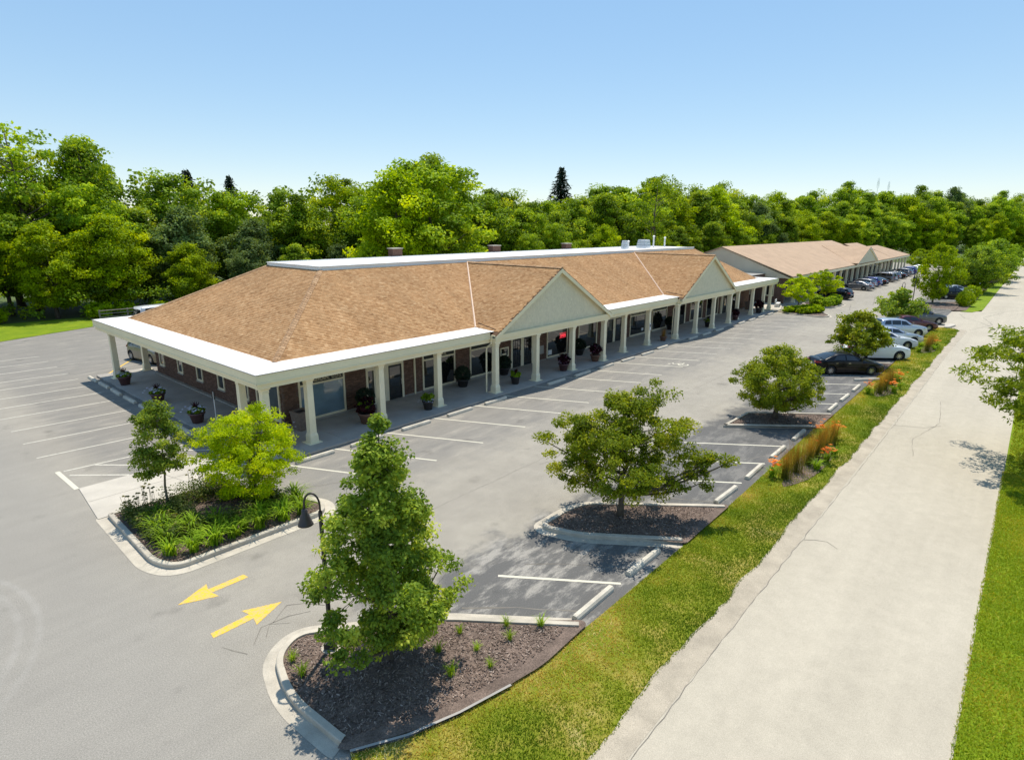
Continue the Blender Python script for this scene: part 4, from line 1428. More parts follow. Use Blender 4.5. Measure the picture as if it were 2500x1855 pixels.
# low brick link with parapet between the buildings
lk = thing('link_block', 'low brick block with parapet joining the two shop buildings', 'building', (69.5, 6, 0))
l_ = MB(); l_.box(66.25, 71.95, 7.0, 12, 0, 3.5); l_.build('wall', M['farbrick'], lk)
l_ = MB(); l_.box(66.22, 71.98, 3.2, 7.5, 3.35, 3.95); l_.build('parapet', M['farbrick'], lk)
l_ = MB(); l_.box(66.2, 71.99, 3.15, 7.55, 3.951, 4.0); l_.build('coping', M['drip'], lk)
# ------------------------------------------------------------------ vegetation
def greens(a, b, c, d):
    return [(0.0, a), (0.35, b), (0.7, c), (1.0, d)]


M['leaf_maple'] = leafmat('maple_leaves', greens((0.090, 0.150, 0.020), (0.182, 0.279, 0.033), (0.336, 0.439, 0.053), (0.578, 0.636, 0.102)))
M['leaf_locust'] = leafmat('honey_locust_leaves', greens((0.184, 0.274, 0.002), (0.309, 0.437, 0.002), (0.462, 0.589, 0.002), (0.673, 0.738, 0.002)), 0.5)
M['leaf_olive'] = leafmat('pear_leaves', greens((0.112, 0.170, 0.013), (0.223, 0.295, 0.016), (0.353, 0.413, 0.024), (0.537, 0.524, 0.065)))
M['leaf_road'] = leafmat('road_locust_leaves', greens((0.101, 0.167, 0.009), (0.177, 0.253, 0.011), (0.253, 0.333, 0.016), (0.354, 0.414, 0.034)), 0.45)
M['leaf_dark'] = leafmat('dark_wood_leaves', greens((0.085, 0.146, 0.016), (0.163, 0.269, 0.016), (0.313, 0.444, 0.019), (0.552, 0.620, 0.037)), 0.36)
M['leaf_mid'] = leafmat('green_wood_leaves', greens((0.103, 0.181, 0.012), (0.216, 0.343, 0.012), (0.355, 0.500, 0.018), (0.575, 0.680, 0.030)), 0.4)
M['leaf_lime'] = leafmat('lime_wood_leaves', greens((0.130, 0.207, 0.002), (0.241, 0.363, 0.002), (0.385, 0.518, 0.002), (0.568, 0.660, 0.002)), 0.45)
M['leaf_grey'] = leafmat('grey_green_leaves', greens((0.062, 0.111, 0.033), (0.131, 0.200, 0.055), (0.209, 0.302, 0.083), (0.358, 0.441, 0.167)), 0.35)
M['needle'] = leafmat('spruce_needles', greens((0.012, 0.022, 0.014), (0.022, 0.038, 0.022), (0.035, 0.055, 0.03), (0.06, 0.08, 0.045)), 0.12)
M['daylily'] = leafmat('daylily_leaves', greens((0.107, 0.194, 0.010), (0.194, 0.331, 0.016), (0.311, 0.456, 0.023), (0.467, 0.583, 0.059)), 0.4)
M['cover'] = leafmat('ground_cover_leaves', greens((0.051, 0.087, 0.019), (0.100, 0.144, 0.028), (0.167, 0.213, 0.048), (0.317, 0.252, 0.095)), 0.3)
M['reed'] = leafmat('feather_reed', greens((0.07, 0.11, 0.012), (0.16, 0.15, 0.025), (0.36, 0.19, 0.035), (0.50, 0.25, 0.06)), 0.4)
M['orange'] = leafmat('orange_lily', greens((0.75, 0.16, 0.01), (0.85, 0.22, 0.012), (0.9, 0.30, 0.03), (0.9, 0.42, 0.15)), 0.35, glow=(1, 1, 0.8))
M['pink'] = leafmat('pink_petunia', greens((0.35, 0.03, 0.12), (0.5, 0.1, 0.25), (0.75, 0.5, 0.6), (0.85, 0.8, 0.85)), 0.3, glow=(1, 1, 1))
M['whiteflower'] = leafmat('white_petunia', greens((0.55, 0.55, 0.75), (0.7, 0.7, 0.85), (0.8, 0.8, 0.88), (0.85, 0.85, 0.9)), 0.3, glow=(1, 1, 1))
M['burgundy'] = leafmat('burgundy_cordyline', greens((0.017, 0.004, 0.007), (0.033, 0.007, 0.011), (0.066, 0.014, 0.019), (0.110, 0.028, 0.033)), 0.3, glow=(0.660, 0.440, 0.440))
M['bark'] = basic('grey_bark', (0.115, 0.092, 0.07), 0.9, 0.3, 6, bmp=0.5, bscale=30, world=False)
M['bark_pale'] = basic('tan_bark', (0.22, 0.175, 0.115), 0.9, 0.25, 6, bmp=0.4, bscale=30, world=False)


def leaves_mesh(name, C, D, Nrm, Ln, Wd, tone, mat, fold=0.18):
    n = len(C)
    D = D / np.maximum(np.linalg.norm(D, axis=1, keepdims=True), 1e-6)
    S = np.cross(Nrm, D); S /= np.maximum(np.linalg.norm(S, axis=1, keepdims=True), 1e-6)
    N2 = np.cross(D, S)
    a = C - D * (Ln / 2)[:, None]; b = C + D * (Ln / 2)[:, None]
    mid = C + N2 * (Ln * -fold * 0.3)[:, None] - D * (Ln * 0.08)[:, None]
    l = mid - S * (Wd / 2)[:, None] + N2 * (Wd * fold)[:, None]; r = mid + S * (Wd / 2)[:, None] + N2 * (Wd * fold)[:, None]
    V = np.stack([a, l, b, r], 1).reshape(-1, 3)
    F = np.arange(4 * n).reshape(-1, 4)
    return mesh_np(name, V, F, mat, np.repeat(tone, 4))


def spray(r, C, R_, per, ln, wd, up=0.5, out=0.5, centre=None, flat=0.65, tbase=0.45, tclus=0.16, tleaf=0.14, droop=0.0, shell=0.0):
    """leaves around every cluster centre"""
    k = len(C)
    n = k * per
    ci = np.repeat(np.arange(k), per)
    g = r.normal(0, 1, (n, 3))
    g /= np.maximum(np.linalg.norm(g, axis=1, keepdims=True), 1e-6)
    rad = (shell + (1 - shell) * r.random(n) ** (1 / 2.2))
    P = C[ci] + g * (rad * np.repeat(R_, per))[:, None] * np.array([1, 1, flat])
    cen = C.mean(0) if centre is None else np.asarray(centre)
    o = P - cen; o /= np.maximum(np.linalg.norm(o, axis=1, keepdims=True), 1e-6)
    N = r.normal(0, 0.7, (n, 3)) + np.array([0, 0, 1.0]) * up + o * out * 0.6 + g * 0.4
    N /= np.linalg.norm(N, axis=1, keepdims=True)
    D = r.normal(0, 0.8, (n, 3)) + o * 0.5 + g * 0.5 - np.array([0, 0, 1.0]) * droop
    D -= N * (D * N).sum(1, keepdims=True)
    L = ln * r.uniform(0.65, 1.35, n); W = wd * r.uniform(0.7, 1.3, n)
    t = np.clip(tbase + np.repeat(r.normal(0, tclus, k), per) + r.normal(0, tleaf, n), 0, 1)
    return P, D, N, L, W, t


def limb_pts(a, b, bend, r, seg=6, rise=0.25):
    a = np.asarray(a); b = np.asarray(b)
    L = np.linalg.norm(b - a)
    mid = (a + b) / 2 + r.normal(0, bend * L, 3) - np.array([0, 0, rise * L * 0.3])
    t = np.linspace(0, 1, seg + 1)[:, None]
    return a * (1 - t) ** 2 + mid * 2 * t * (1 - t) + b * t ** 2


def make_tree(seed, H, prof, base, leaf, n_clus=160, per=60, crad=0.32, ln=0.12, wd=0.09, trunk=0.09, limbs=10, bark='bark', up=0.5, droop=0.0, flat=0.65,
              lobes=0.25, outbias=0.5, tips=None, asym=(0, 0), ragged=0.12, tb=0.45, tclus=0.16, stems=1, twigs=True, centre_lift=0.0, attach=0.55):
    """prof: list of (height fraction, radius) of the crown outline. Returns (wood mesh, leaf mesh)"""
    r = np.random.default_rng(seed)
    hs = np.array([p[0] for p in prof]) * H; rs = np.array([p[1] for p in prof])
    ph = r.uniform(0, 6.28, 6); am = r.uniform(0.3, 1, 6)

    def RR(z, az):
        base_ = np.interp(z, hs, rs)
        w = 1 + lobes * (am[0] * np.cos(2 * az + ph[0] + z * 0.6) + am[1] * np.cos(3 * az + ph[1] - z * 1.1) + am[2] * np.cos(5 * az + ph[2] + z * 1.7)) / 1.6
        return base_ * w
    C = []
    rm = rs.max()
    while len(C) < n_clus:
        z = r.uniform(hs[0], hs[-1]); az = r.uniform(0, 6.283)
        R0 = RR(z, az)
        if r.random() > (np.interp(z, hs, rs) / rm) ** 1.1 + 0.06: continue
        q = r.random() ** outbias * (1 + abs(r.normal(0, ragged)) * (r.random() < 0.35))
        C.append((math.cos(az) * R0 * q + asym[0] * (z / H), math.sin(az) * R0 * q + asym[1] * (z / H), z))
    C = np.array(C)
    dm = np.linalg.norm(C[:, None] - C[None], axis=2)
    dm.sort(axis=1)
    C = C[dm[:, 2] < max(0.5, 1.9 * crad)]
    if tips is not None:
        tp_ = np.array(tips); ax = tp_ * np.array([0, 0, 0.9])
        more = [ax + (tp_ - ax) * f + r.normal(0, 0.24, tp_.shape) for f in (0.95, 0.88, 0.8, 0.7, 0.6)]
        C = np.concatenate([C] + more + [tp_])
    # skeleton
    wood = MB()
    zt = hs[-1] * 0.93
    st = []
    for s in range(stems):
        off = r.normal(0, 0.12, 2) * (s > 0) * rm
        top = np.array([asym[0] * 0.8 + off[0] * 2 + r.normal(0, 0.04), asym[1] * 0.8 + off[1] * 2 + r.normal(0, 0.04), zt * (1 if s == 0 else 0.8)])
        t = np.linspace(0, 1, 9)[:, None]
        P = np.array([0, 0, -0.1]) * (1 - t) + top * t + np.concatenate([r.normal(0, 0.012 * H, (9, 2)) * np.sin(t * 3.1), np.zeros((9, 1))], 1)
        rad = [trunk * (1.35 if i == 0 else 1) * (1 - 0.88 * i / 8) + 0.004 for i in range(9)]
        wood.tube(P, rad, 8)
        st.append((P, rad))
    P0, R0_ = st[0]
    idx = r.permutation(len(C))
    order = [i for i in idx if np.hypot(C[i, 0], C[i, 1]) > 0.5 * np.interp(C[i, 2], hs, rs)][:limbs]
    if tips is not None: order += list(range(len(C) - len(tips), len(C)))
    nodes = []
    for i in order:
        c = C[i]
        rr = np.hypot(c[0], c[1])
        za = np.clip(c[2] - rr * attach, hs[0] * 0.75 + 0.02, zt * 0.95)
        Pk, Rk = st[r.integers(len(st))]
        a = np.array([np.interp(za, Pk[:, 2], Pk[:, j]) for j in range(3)])
        ra = float(np.interp(za, Pk[:, 2], Rk)) * 0.6
        L = limb_pts(a, c, 0.06, r)
        wood.tube(L, [ra * (1 - 0.85 * j / 6) + 0.004 for j in range(7)], 5, cap=False)
        nodes += [(p, ra * (1 - 0.85 * j / 6)) for j, p in enumerate(L)]
    for P_, Rk in st: nodes += [(P_[j], Rk[j]) for j in range(3, 9)]
    NP = np.array([p for p, _ in nodes]); NR = [q for _, q in nodes]
    if twigs:
        for i in range(len(C)):
            dd = np.linalg.norm(NP - C[i], axis=1) + 0.8 * np.maximum(0, NP[:, 2] - C[i, 2])
            j = int(np.argmin(dd))
            if dd[j] < 0.05: continue
            w0 = max(0.004, min(NR[j] * 0.5, 0.02 * H / 6))
            wood.tube(limb_pts(NP[j], C[i], 0.08, r, 3), [w0, w0 * 0.7, w0 * 0.5, w0 * 0.3], 3, cap=False)
    Rc = crad * r.uniform(0.6, 1.4, len(C))
    cen = (asym[0] * 0.5, asym[1] * 0.5, (hs[0] + hs[-1]) / 2 + centre_lift)
    P, D, N, L, W, t = spray(r, C, Rc, per, ln, wd, up, 0.5, cen, flat, tb, tclus, 0.13, droop)
    k = P[:, 2] > 0.12
    me = leaves_mesh('crown', P[k], D[k], N[k], L[k], W[k], t[k], leaf)
    return wood.mesh('trunk', M[bark], True), me


def plant_tree(name, label, cat, meshes, loc, rz=0.0, s=1.0, group=None, sz=None):
    t = thing(name, label, cat, loc, rz, group)
    t.scale = (s, s, sz or s)
    link('trunk', meshes[0], t); link('crown', meshes[1], t)
    return t


# --- trees of the car park
tb_ = make_tree(101, 6.15, [(0.08, 0.5), (0.16, 1.05), (0.27, 1.66), (0.4, 1.5), (0.5, 1.25), (0.66, 0.9), (0.84, 0.55), (0.93, 0.27), (1.0, 0.03)], 0.1, M['leaf_maple'],
                n_clus=360, per=125, crad=0.27, ln=0.095, wd=0.06, trunk=0.075, limbs=34, up=0.55, droop=0.25, lobes=0.36, outbias=0.5, ragged=0.1, attach=0.9, tclus=0.2)
plant_tree('maple_tree', 'tall narrow young maple standing beside the lamp post in the near mulch island', 'tree', tb_, (-4.5, -14.42, 0.08))
ta1 = make_tree(102, 4.05, [(0.3, 0.35), (0.42, 0.85), (0.6, 0.95), (0.78, 0.72), (0.9, 0.42), (1.0, 0.1)], 0.1, M['leaf_maple'],
                n_clus=110, per=100, crad=0.26, ln=0.09, wd=0.062, trunk=0.045, limbs=14, bark='bark_pale', lobes=0.3, ragged=0.25, droop=0.3)
plant_tree('linden_tree', 'small slender young tree with thin tan trunk at the edge of the planted island', 'tree', ta1, (-4.95, -2.05, 0.08))
ta2 = make_tree(103, 3.75, [(0.12, 0.75), (0.25, 1.5), (0.45, 1.85), (0.65, 1.7), (0.82, 1.25), (0.94, 0.75), (1.0, 0.3)], 0.1, M['leaf_locust'],
                n_clus=290, per=110, crad=0.3, ln=0.115, wd=0.04, trunk=0.055, limbs=22, bark='bark', lobes=0.22, ragged=0.2, droop=0.2, stems=3, flat=0.5, tb=0.55)
plant_tree('honey_locust_tree', 'bright yellow-green feathery tree in the planted island at the building corner', 'tree', ta2, (-2.75, -4.0, 0.08))
tips = [(-1.9, 2.2, 2.95), (-1.55, 1.7, 3.5), (-0.2, 0.5, 4.35), (0.9, -0.6, 4.45), (1.6, -1.5, 3.5), (2.2, -2.6, 2.25), (2.5, -2.9, 2.15), (-1.4, 1.9, 1.75), (1.0, -1.5, 1.2), (0.7, -0.6, 4.2), (-1.2, 1.2, 1.4), (1.9, -2.2, 1.35), (1.3, -1.2, 2.9), (2.0, -2.3, 2.3), (-1.0, 1.1, 3.3)]
tc = make_tree(104, 4.5, [(0.26, 0.8), (0.36, 1.85), (0.5, 2.25), (0.68, 1.95), (0.84, 1.2), (0.97, 0.4)], 0.1, M['leaf_olive'],
               n_clus=255, per=140, crad=0.31, ln=0.092, wd=0.06, trunk=0.115, limbs=16, lobes=0.45, ragged=0.2, outbias=0.5, tips=tips, droop=0.25, tclus=0.22, attach=0.45, tb=0.42)
plant_tree('pear_tree', 'wide spreading ornamental tree with long side branches in the second mulch island', 'tree', tc, (5.45, -14.7, 0.08))
td = make_tree(105, 3.85, [(0.17, 0.8), (0.28, 1.75), (0.48, 2.2), (0.68, 1.95), (0.85, 1.25), (1.0, 0.35)], 0.1, M['leaf_olive'],
               n_clus=280, per=120, crad=0.33, ln=0.105, wd=0.068, trunk=0.14, limbs=18, lobes=0.16, ragged=0.15, outbias=0.4, droop=0.3, tclus=0.2)
plant_tree('pear_tree', 'round-headed ornamental tree with short stout trunk in the third mulch island', 'tree', td, (20.7, -15.1, 0.08))
te = make_tree(106, 3.95, [(0.27, 1.1), (0.38, 2.1), (0.55, 2.35), (0.75, 1.75), (0.9, 1.1), (1.0, 0.4)], 0.1, M['leaf_olive'],
               n_clus=150, per=70, crad=0.4, ln=0.17, wd=0.13, trunk=0.12, limbs=14, lobes=0.4, ragged=0.25, droop=0.3, tclus=0.2)
plant_tree('pear_tree', 'ornamental tree leaning its crown over the white SUV', 'tree', te, (38.4, -15.2, 0.08), 0.6)
tf_ = make_tree(107, 3.6, [(0.2, 1.0), (0.35, 2.1), (0.5, 2.4), (0.75, 1.6), (1.0, 0.4)], 0.1, M['leaf_maple'],
                n_clus=120, per=60, crad=0.45, ln=0.22, wd=0.16, trunk=0.1, limbs=12, lobes=0.4, ragged=0.3)
plant_tree('maple_tree', 'low bushy maple beside the maroon car and the driveway', 'tree', tf_, (63.6, -14.1, 0.08), 1.0)
tg = make_tree(108, 4.3, [(0.28, 0.9), (0.4, 1.9), (0.6, 2.2), (0.8, 1.6), (1.0, 0.4)], 0.1, M['leaf_locust'],
               n_clus=120, per=60, crad=0.42, ln=0.2, wd=0.1, trunk=0.07, limbs=12, lobes=0.3, ragged=0.3, flat=0.45)
plant_tree('honey_locust_tree', 'small feathery tree rising from the hosta bed at the end of the first building', 'tree', tg, (67.6, -2.6, 0.08), 0.4)
plant_tree('honey_locust_tree', 'small feathery tree in the shrub island beside the black SUV', 'tree', tg, (78.2, -2.7, 0.08), 2.4, 1.02)
tfl = make_tree(109, 8.2, [(0.1, 1.5), (0.25, 3.4), (0.5, 4.2), (0.7, 3.4), (0.88, 2.0), (1.0, 0.5)], 0.1, M['leaf_lime'],
                n_clus=200, per=75, crad=0.7, ln=0.3, wd=0.18, trunk=0.16, limbs=16, lobes=0.35, ragged=0.3)
plant_tree('ash_tree', 'large light green tree hiding the second lamp post on the far island', 'tree', tfl, (88.5, -14.2, 0.05), 0.3, 0.6, None, 0.98)
tfd = make_tree(110, 7.6, [(0.15, 2.2), (0.3, 4.2), (0.5, 4.8), (0.75, 3.6), (1.0, 0.8)], 0.1, M['leaf_dark'],
                n_clus=200, per=75, crad=0.75, ln=0.32, wd=0.2, trunk=0.2, limbs=16, lobes=0.3, ragged=0.25)
for k_, (x, y, s, rz, lb) in enumerate(((109, -17.2, 0.85, 0.2, 'dark green tree beyond the clipped shrubs on the road verge'), (124, -17.0, 0.85, 1.9, 'second dark tree behind the clipped shrubs along the road verge'),
                                        (140, -17.4, 1.0, 3.5, 'third dark tree farther along the road verge'),
                                        (158, -17.2, 1.0, 5.5, 'last dark tree of the verge before the second driveway'))):
    plant_tree('verge_tree', lb, 'tree', tfd, (x, y, 0.02), rz, s, 'dark trees along the far verge')
for k_, (x, y, s, rz, lb) in enumerate(((168, -2.0, 0.62, 0.5, 'lime green tree at the far end of the second building'), (172, -7, 0.5, 2.5, 'small lime green tree beyond the last parked cars'), (180, -6, 0.7, 4, 'lime green tree at the far corner of the second lot'))):
    plant_tree('ash_tree', lb, 'tree', tfl, (x, y, 0.02), rz, s, 'lime trees at the far end of the lot')
tr2 = make_tree(111, 7.6, [(0.14, 2.4), (0.26, 4.2), (0.48, 5.0), (0.66, 4.4), (0.84, 2.8), (1.0, 0.8)], 0.1, M['leaf_road'],
                n_clus=600, per=120, crad=0.5, ln=0.2, wd=0.06, trunk=0.16, limbs=24, lobes=0.3, ragged=0.3, droop=0.35, flat=0.4, tb=0.45, attach=0.35)
plant_tree('honey_locust_tree', 'large feathery tree reaching over the road from the lawn', 'tree', tr2, (22.2, -29.2, 0.0), 0.8, 1.2, None, 1.1)
plant_tree('honey_locust_tree', 'feathery tree on the lawn whose shadow falls across the near grass', 'tree', tr2, (13.6, -29.4, 0.0), 3.1, 0.62)

# --- the wood behind: a few crown shapes, every tree an object of its own
PB = []
specs = [('leaf_mid', [(0.12, 1.6), (0.3, 3.6), (0.55, 4.4), (0.78, 3.5), (0.92, 2.0), (1, 0.6)], 0.3), ('leaf_lime', [(0.15, 1.5), (0.35, 3.3), (0.6, 3.9), (0.82, 2.9), (1, 0.7)], 0.35),
         ('leaf_dark', [(0.08, 2.0), (0.28, 3.8), (0.5, 4.3), (0.75, 3.4), (1, 0.8)], 0.3), ('leaf_mid', [(0.18, 1.2), (0.4, 2.9), (0.65, 3.6), (0.85, 2.6), (1, 0.5)], 0.42),
         ('leaf_grey', [(0.1, 1.6), (0.3, 2.9), (0.6, 3.1), (0.85, 1.9), (1, 0.4)], 0.35), ('leaf_lime', [(0.1, 2.2), (0.3, 4.2), (0.55, 4.6), (0.8, 3.5), (1, 1.0)], 0.3),
         ('leaf_dark', [(0.1, 0.9), (0.3, 1.9), (0.6, 2.3), (0.85, 1.6), (1, 0.3)], 0.3), ('leaf_mid', [(0.2, 1.4), (0.35, 3.0), (0.55, 3.4), (0.7, 3.9), (0.85, 2.2), (1, 0.9)], 0.6)]
for i, (lm, pf, lob) in enumerate(specs):
    PB.append(make_tree(200 + i, 12.0, pf, 0, M[lm], n_clus=200, per=140, crad=1.0, ln=0.3, wd=0.19, trunk=0.22, limbs=14, lobes=lob, ragged=0.28, outbias=0.42, flat=0.6, tclus=0.26, up=0.7, twigs=(i % 2 == 1)))
SPARSE = make_tree(210, 14.0, [(0.3, 1.0), (0.5, 3.0), (0.75, 3.6), (0.92, 2.4), (1, 0.8)], 0, M['leaf_mid'], n_clus=90, per=50, crad=0.8, ln=0.3, wd=0.2, trunk=0.24, limbs=22, lobes=0.45, ragged=0.4, outbias=0.35)


def conifer(seed, H, R0):
    r = np.random.default_rng(seed)
    wood = MB(); wood.tube([(0, 0, -0.1), (0, 0, H * 0.5), (0, 0, H)], [0.2, 0.12, 0.02], 7)
    C, D, N, L, W = [], [], [], [], []
    for k in range(46):
        z = H * (0.12 + 0.87 * k / 45)
        Rz = R0 * (1 - (k / 45)) ** 0.85 + 0.12
        nb = 9
        for j in range(nb):
            az = 6.283 * (j + r.random()) / nb
            l = Rz * r.uniform(0.7, 1.15)
            e = np.array([math.cos(az) * l, math.sin(az) * l, -0.18 * l])
            if k % 3 == 0: wood.tube([(0, 0, z), tuple(np.array([0, 0, z]) + e)], [0.04, 0.01], 3, cap=False)
            m_ = int(9 * l) + 4
            t = r.random(m_) ** 0.6
            p = np.array([0, 0, z]) + e * t[:, None] + r.normal(0, 0.1, (m_, 3))
            C.append(p); D.append(np.tile(e, (m_, 1)) + r.normal(0, 0.5 * l, (m_, 3)) - np.array([0, 0, .2])); N.append(r.normal(0, 0.5, (m_, 3)) + np.array([0, 0, 1.0]))
    C, D, N = map(np.concatenate, (C, D, N))
    n = len(C)
    return wood.mesh('trunk', M['bark'], True), leaves_mesh('crown', C, D, N, r.uniform(0.3, 0.55, n), r.uniform(0.1, 0.2, n), np.clip(r.normal(0.5, 0.2, n), 0, 1), M['needle'])


CON = conifer(5, 14, 2.7)


def make_dead(seed):
    r = np.random.default_rng(seed)
    w = MB()
    w.tube([(0, 0, 0), (0.1, 0, 6), (0.2, 0.1, 13)], [0.2, 0.12, 0.02], 6)
    for k in range(60):
        z = r.uniform(5, 12.5); az = r.uniform(0, 6.28); l = r.uniform(0.8, 2.4) * (1.3 - z / 16)
        w.tube(limb_pts((0.1, 0, z), (math.cos(az) * l, math.sin(az) * l, z + l * 0.9), 0.08, r, 4), [0.035, 0.03, 0.02, 0.014, 0.008], 3, cap=False)
    return w.mesh('trunk', M['bark'], True)


# skyline of the wood as (image column, image row) read from the photograph, used only to choose each tree's height
SK = np.array([(-600, 330), (-100, 330), (0, 345), (67, 335), (200, 350), (300, 385), (380, 428), (520, 432), (620, 455), (740, 432), (800, 424), (900, 458), (960, 425), (1000, 402), (1060, 389), (1150, 412), (1200, 466),
               (1300, 472), (1420, 455), (1500, 452), (1570, 440), (1650, 440), (1780, 448), (1830, 488), (1950, 466), (2050, 456), (2150, 457), (2250, 462), (2350, 463), (2390, 480), (2480, 470), (3300, 470)])


def proj(p):
    q = np.asarray(p, float) - CAM
    d = q @ np.array(FW)
    return 1250 + 1450.64 * (q @ np.array(RT)) / d, 927.5 - 1450.64 * (q @ np.array(UP)) / d


def height_for(x, y, dv=0.0):
    u, _ = proj((x, y, 8))
    v = np.interp(u, SK[:, 0], SK[:, 1]) + dv
    lo, hi = 1.0, 40.0
    for _ in range(30):
        mid = (lo + hi) / 2
        if proj((x, y, mid))[1] > v: lo = mid
        else: hi = mid
    return lo, u


RW = random.Random(3)
rows = [('tallest back row', [], 0), ('middle row', [], 1), ('front edge', [], 2)]
# wood edge runs from far left, behind both buildings, and closes across the road
edge = [(-75, 62), (-40, 60), (-12, 58), (4, 57), (14, 54), (30, 49), (55, 45), (80, 40), (110, 36), (150, 33), (190, 30), (225, 26), (262, 14), (300, 2), (345, -11), (400, -30), (470, -60)]


def along(t):
    d = [0]
    for a, b in zip(edge[:-1], edge[1:]): d.append(d[-1] + math.dist(a, b))
    s = t * d[-1]
    for i in range(len(edge) - 1):
        if s <= d[i + 1] or i == len(edge) - 2:
            k = (s - d[i]) / (d[i + 1] - d[i])
            a, b = Vector(edge[i]), Vector(edge[i + 1])
            p = a.lerp(b, k); e = (b - a).normalized()
            return p, Vector((-e.y, e.x)), d[-1]


wood_trees = []
kinds = {0: 'deep green', 1: 'yellow-green', 2: 'dark green', 3: 'tall green', 4: 'grey-green', 5: 'broad lime green', 6: 'narrow dark', 7: 'ragged green'}
for row, (depth, step, fr) in enumerate(((13.0, 7.2, 1.0), (6.0, 6.3, 0.8), (0.0, 6.0, 0.5))):
    tot = along(0)[2]
    s = 0.0
    while s < tot:
        p, nrm, _ = along(s / tot)
        q = p + nrm * (depth + RW.uniform(-1.6, 1.6))
        x, y = q.x + RW.uniform(-1, 1), q.y
        h, u = height_for(x, y)
        if -420 < u < 2760:
            if row == 0: hh = h * RW.uniform(0.88, 1.05)
            elif row == 1: hh = h * RW.uniform(0.68, 0.96)
            else: hh = h * RW.uniform(0.32, 0.68)
            pk = RW.choice([0, 7, 3, 5, 1, 2, 6, 7, 4] if row < 2 else ([1, 5, 1, 4, 1, 0] if u < 700 else [2, 1, 4, 0, 5, 1, 3, 6, 7]))
            wood_trees.append((u, row, x, y, hh, pk))
        d_ = math.hypot(x - CAM[0], y - CAM[1])
        s += step * RW.uniform(0.8, 1.25) * (1 + max(0, d_ - 90) / 230)
wood_trees.sort()
cnt = {}
rown = {0: 'back of the wood', 1: 'middle of the wood', 2: 'front edge of the wood'}
for u, row, x, y, hh, pk in wood_trees:
    c_ = cnt[(row, pk)] = cnt.get((row, pk), 0) + 1
    s = hh / 12.0
    wx = max(0.75, min(s * RW.uniform(0.9, 1.2), 1.65)) * (0.9 if row == 2 else 1)
    t = plant_tree('woodland_tree', f'{kinds[pk]} tree at the {rown[row]}, {ORD[c_ - 1]} from the side lot', 'tree', PB[pk], (x, y, -0.05), RW.uniform(0, 6.28), wx, 'trees of the wood behind the shops', s)
# named skyline trees
for nm, lb, ms, u, v, dist_, base_h, sc in (
        ('spruce_tree', 'dark spruce standing alone above the wood behind the second pediment', CON, 1358, 410, 146, 14, 2.5), ('spruce_tree', 'dark spruce tip left of two on the skyline behind the near roof', CON, 518, 416, 112, 14, 1.9),
        ('spruce_tree', 'smaller dark spruce tip right of two on the skyline behind the near roof', CON, 612, 430, 116, 14, 1.7),
        ('woodland_tree', 'airy sparse tall tree on the skyline above the side lot', SPARSE, 130, 288, 90, 14, 1.5), ('woodland_tree', 'sparse tree trailing off the tall crown on the skyline above the side lot', SPARSE, 285, 345, 92, 14, 1.2),
        ('woodland_tree', 'sparse thin-crowned tree on the skyline between the two pediments', SPARSE, 1575, 430, 112, 14, 1.25),
        ('maple_tree', 'broadest tallest maple on the skyline behind the middle of the near roof', PB[0], 1060, 390, 78, 12, 1.75), ('maple_tree', 'lime maple standing before the tallest maple behind the near roof', PB[1], 985, 425, 72, 12, 1.3)):
    a = (u - 1250) / 1450.64
    dr = np.array(FW) + np.array(RT) * a
    dr = dr[:2] / np.linalg.norm(dr[:2])
    x, y = CAM[0] + dr[0] * dist_, CAM[1] + dr[1] * dist_
    lo, hi = 1.0, 45.0
    for _ in range(30):
        mid = (lo + hi) / 2
        if proj((x, y, mid))[1] > v: lo = mid
        else: hi = mid
    plant_tree(nm, lb, 'tree', ms, (x, y, -0.05), 1.0 + u * 0.01, sc, None, lo / base_h)
dd = thing('dead_tree', 'bare grey dead tree on the skyline beside the dark spruce', 'tree', (62.5, 47, 0))
link('trunk', make_dead(4), dd)
dd.scale = (1.2, 1.2, 1.12)

# undergrowth along the wood edge: one mass nobody could count
r = np.random.default_rng(77)
Cs, Rs = [], []
for i in range(900):
    p, nrm, _ = along(r.random() ** 1.9)
    q = p + nrm * r.uniform(-4.0, 1.5)
    h = r.uniform(0.3, 3.2)
    Cs.append((q.x, q.y, h)); Rs.append(r.uniform(0.6, 1.3))
P_, D_, N_, L_2, W_2, T_2 = spray(r, np.array(Cs), np.array(Rs), 55, 0.3, 0.22, 0.6, 0.2, None, 0.8, 0.35, 0.2, 0.12)
k_ = P_[:, 2] > 0
o = link('undergrowth', leaves_mesh('undergrowth', P_[k_], D_[k_], N_[k_], L_2[k_], W_2[k_], T_2[k_], M['leaf_dark']))
tag(o, 'tangled undergrowth along the foot of the wood', 'undergrowth', kind='stuff')
# deep wood behind the individual trees
Cs, Rs = [], []
for i in range(900):
    p, nrm, _ = along(r.random())
    q = p + nrm * r.uniform(14, 34)
    h, u = height_for(q.x, q.y, 14)
    Cs.append((q.x, q.y, r.uniform(0.25, 0.97) * h)); Rs.append(r.uniform(1.4, 2.6))
P_, D_, N_, L_2, W_2, T_2 = spray(r, np.array(Cs), np.array(Rs), 60, 0.6, 0.5, 0.6, 0.2, None, 0.8, 0.4, 0.2, 0.12)
o = link('deep_wood', leaves_mesh('deep_wood', P_, D_, N_, L_2, W_2, T_2, M['leaf_dark']))
tag(o, 'dense far foliage filling the wood behind the separate trees', 'foliage', kind='stuff')

# --- low plants


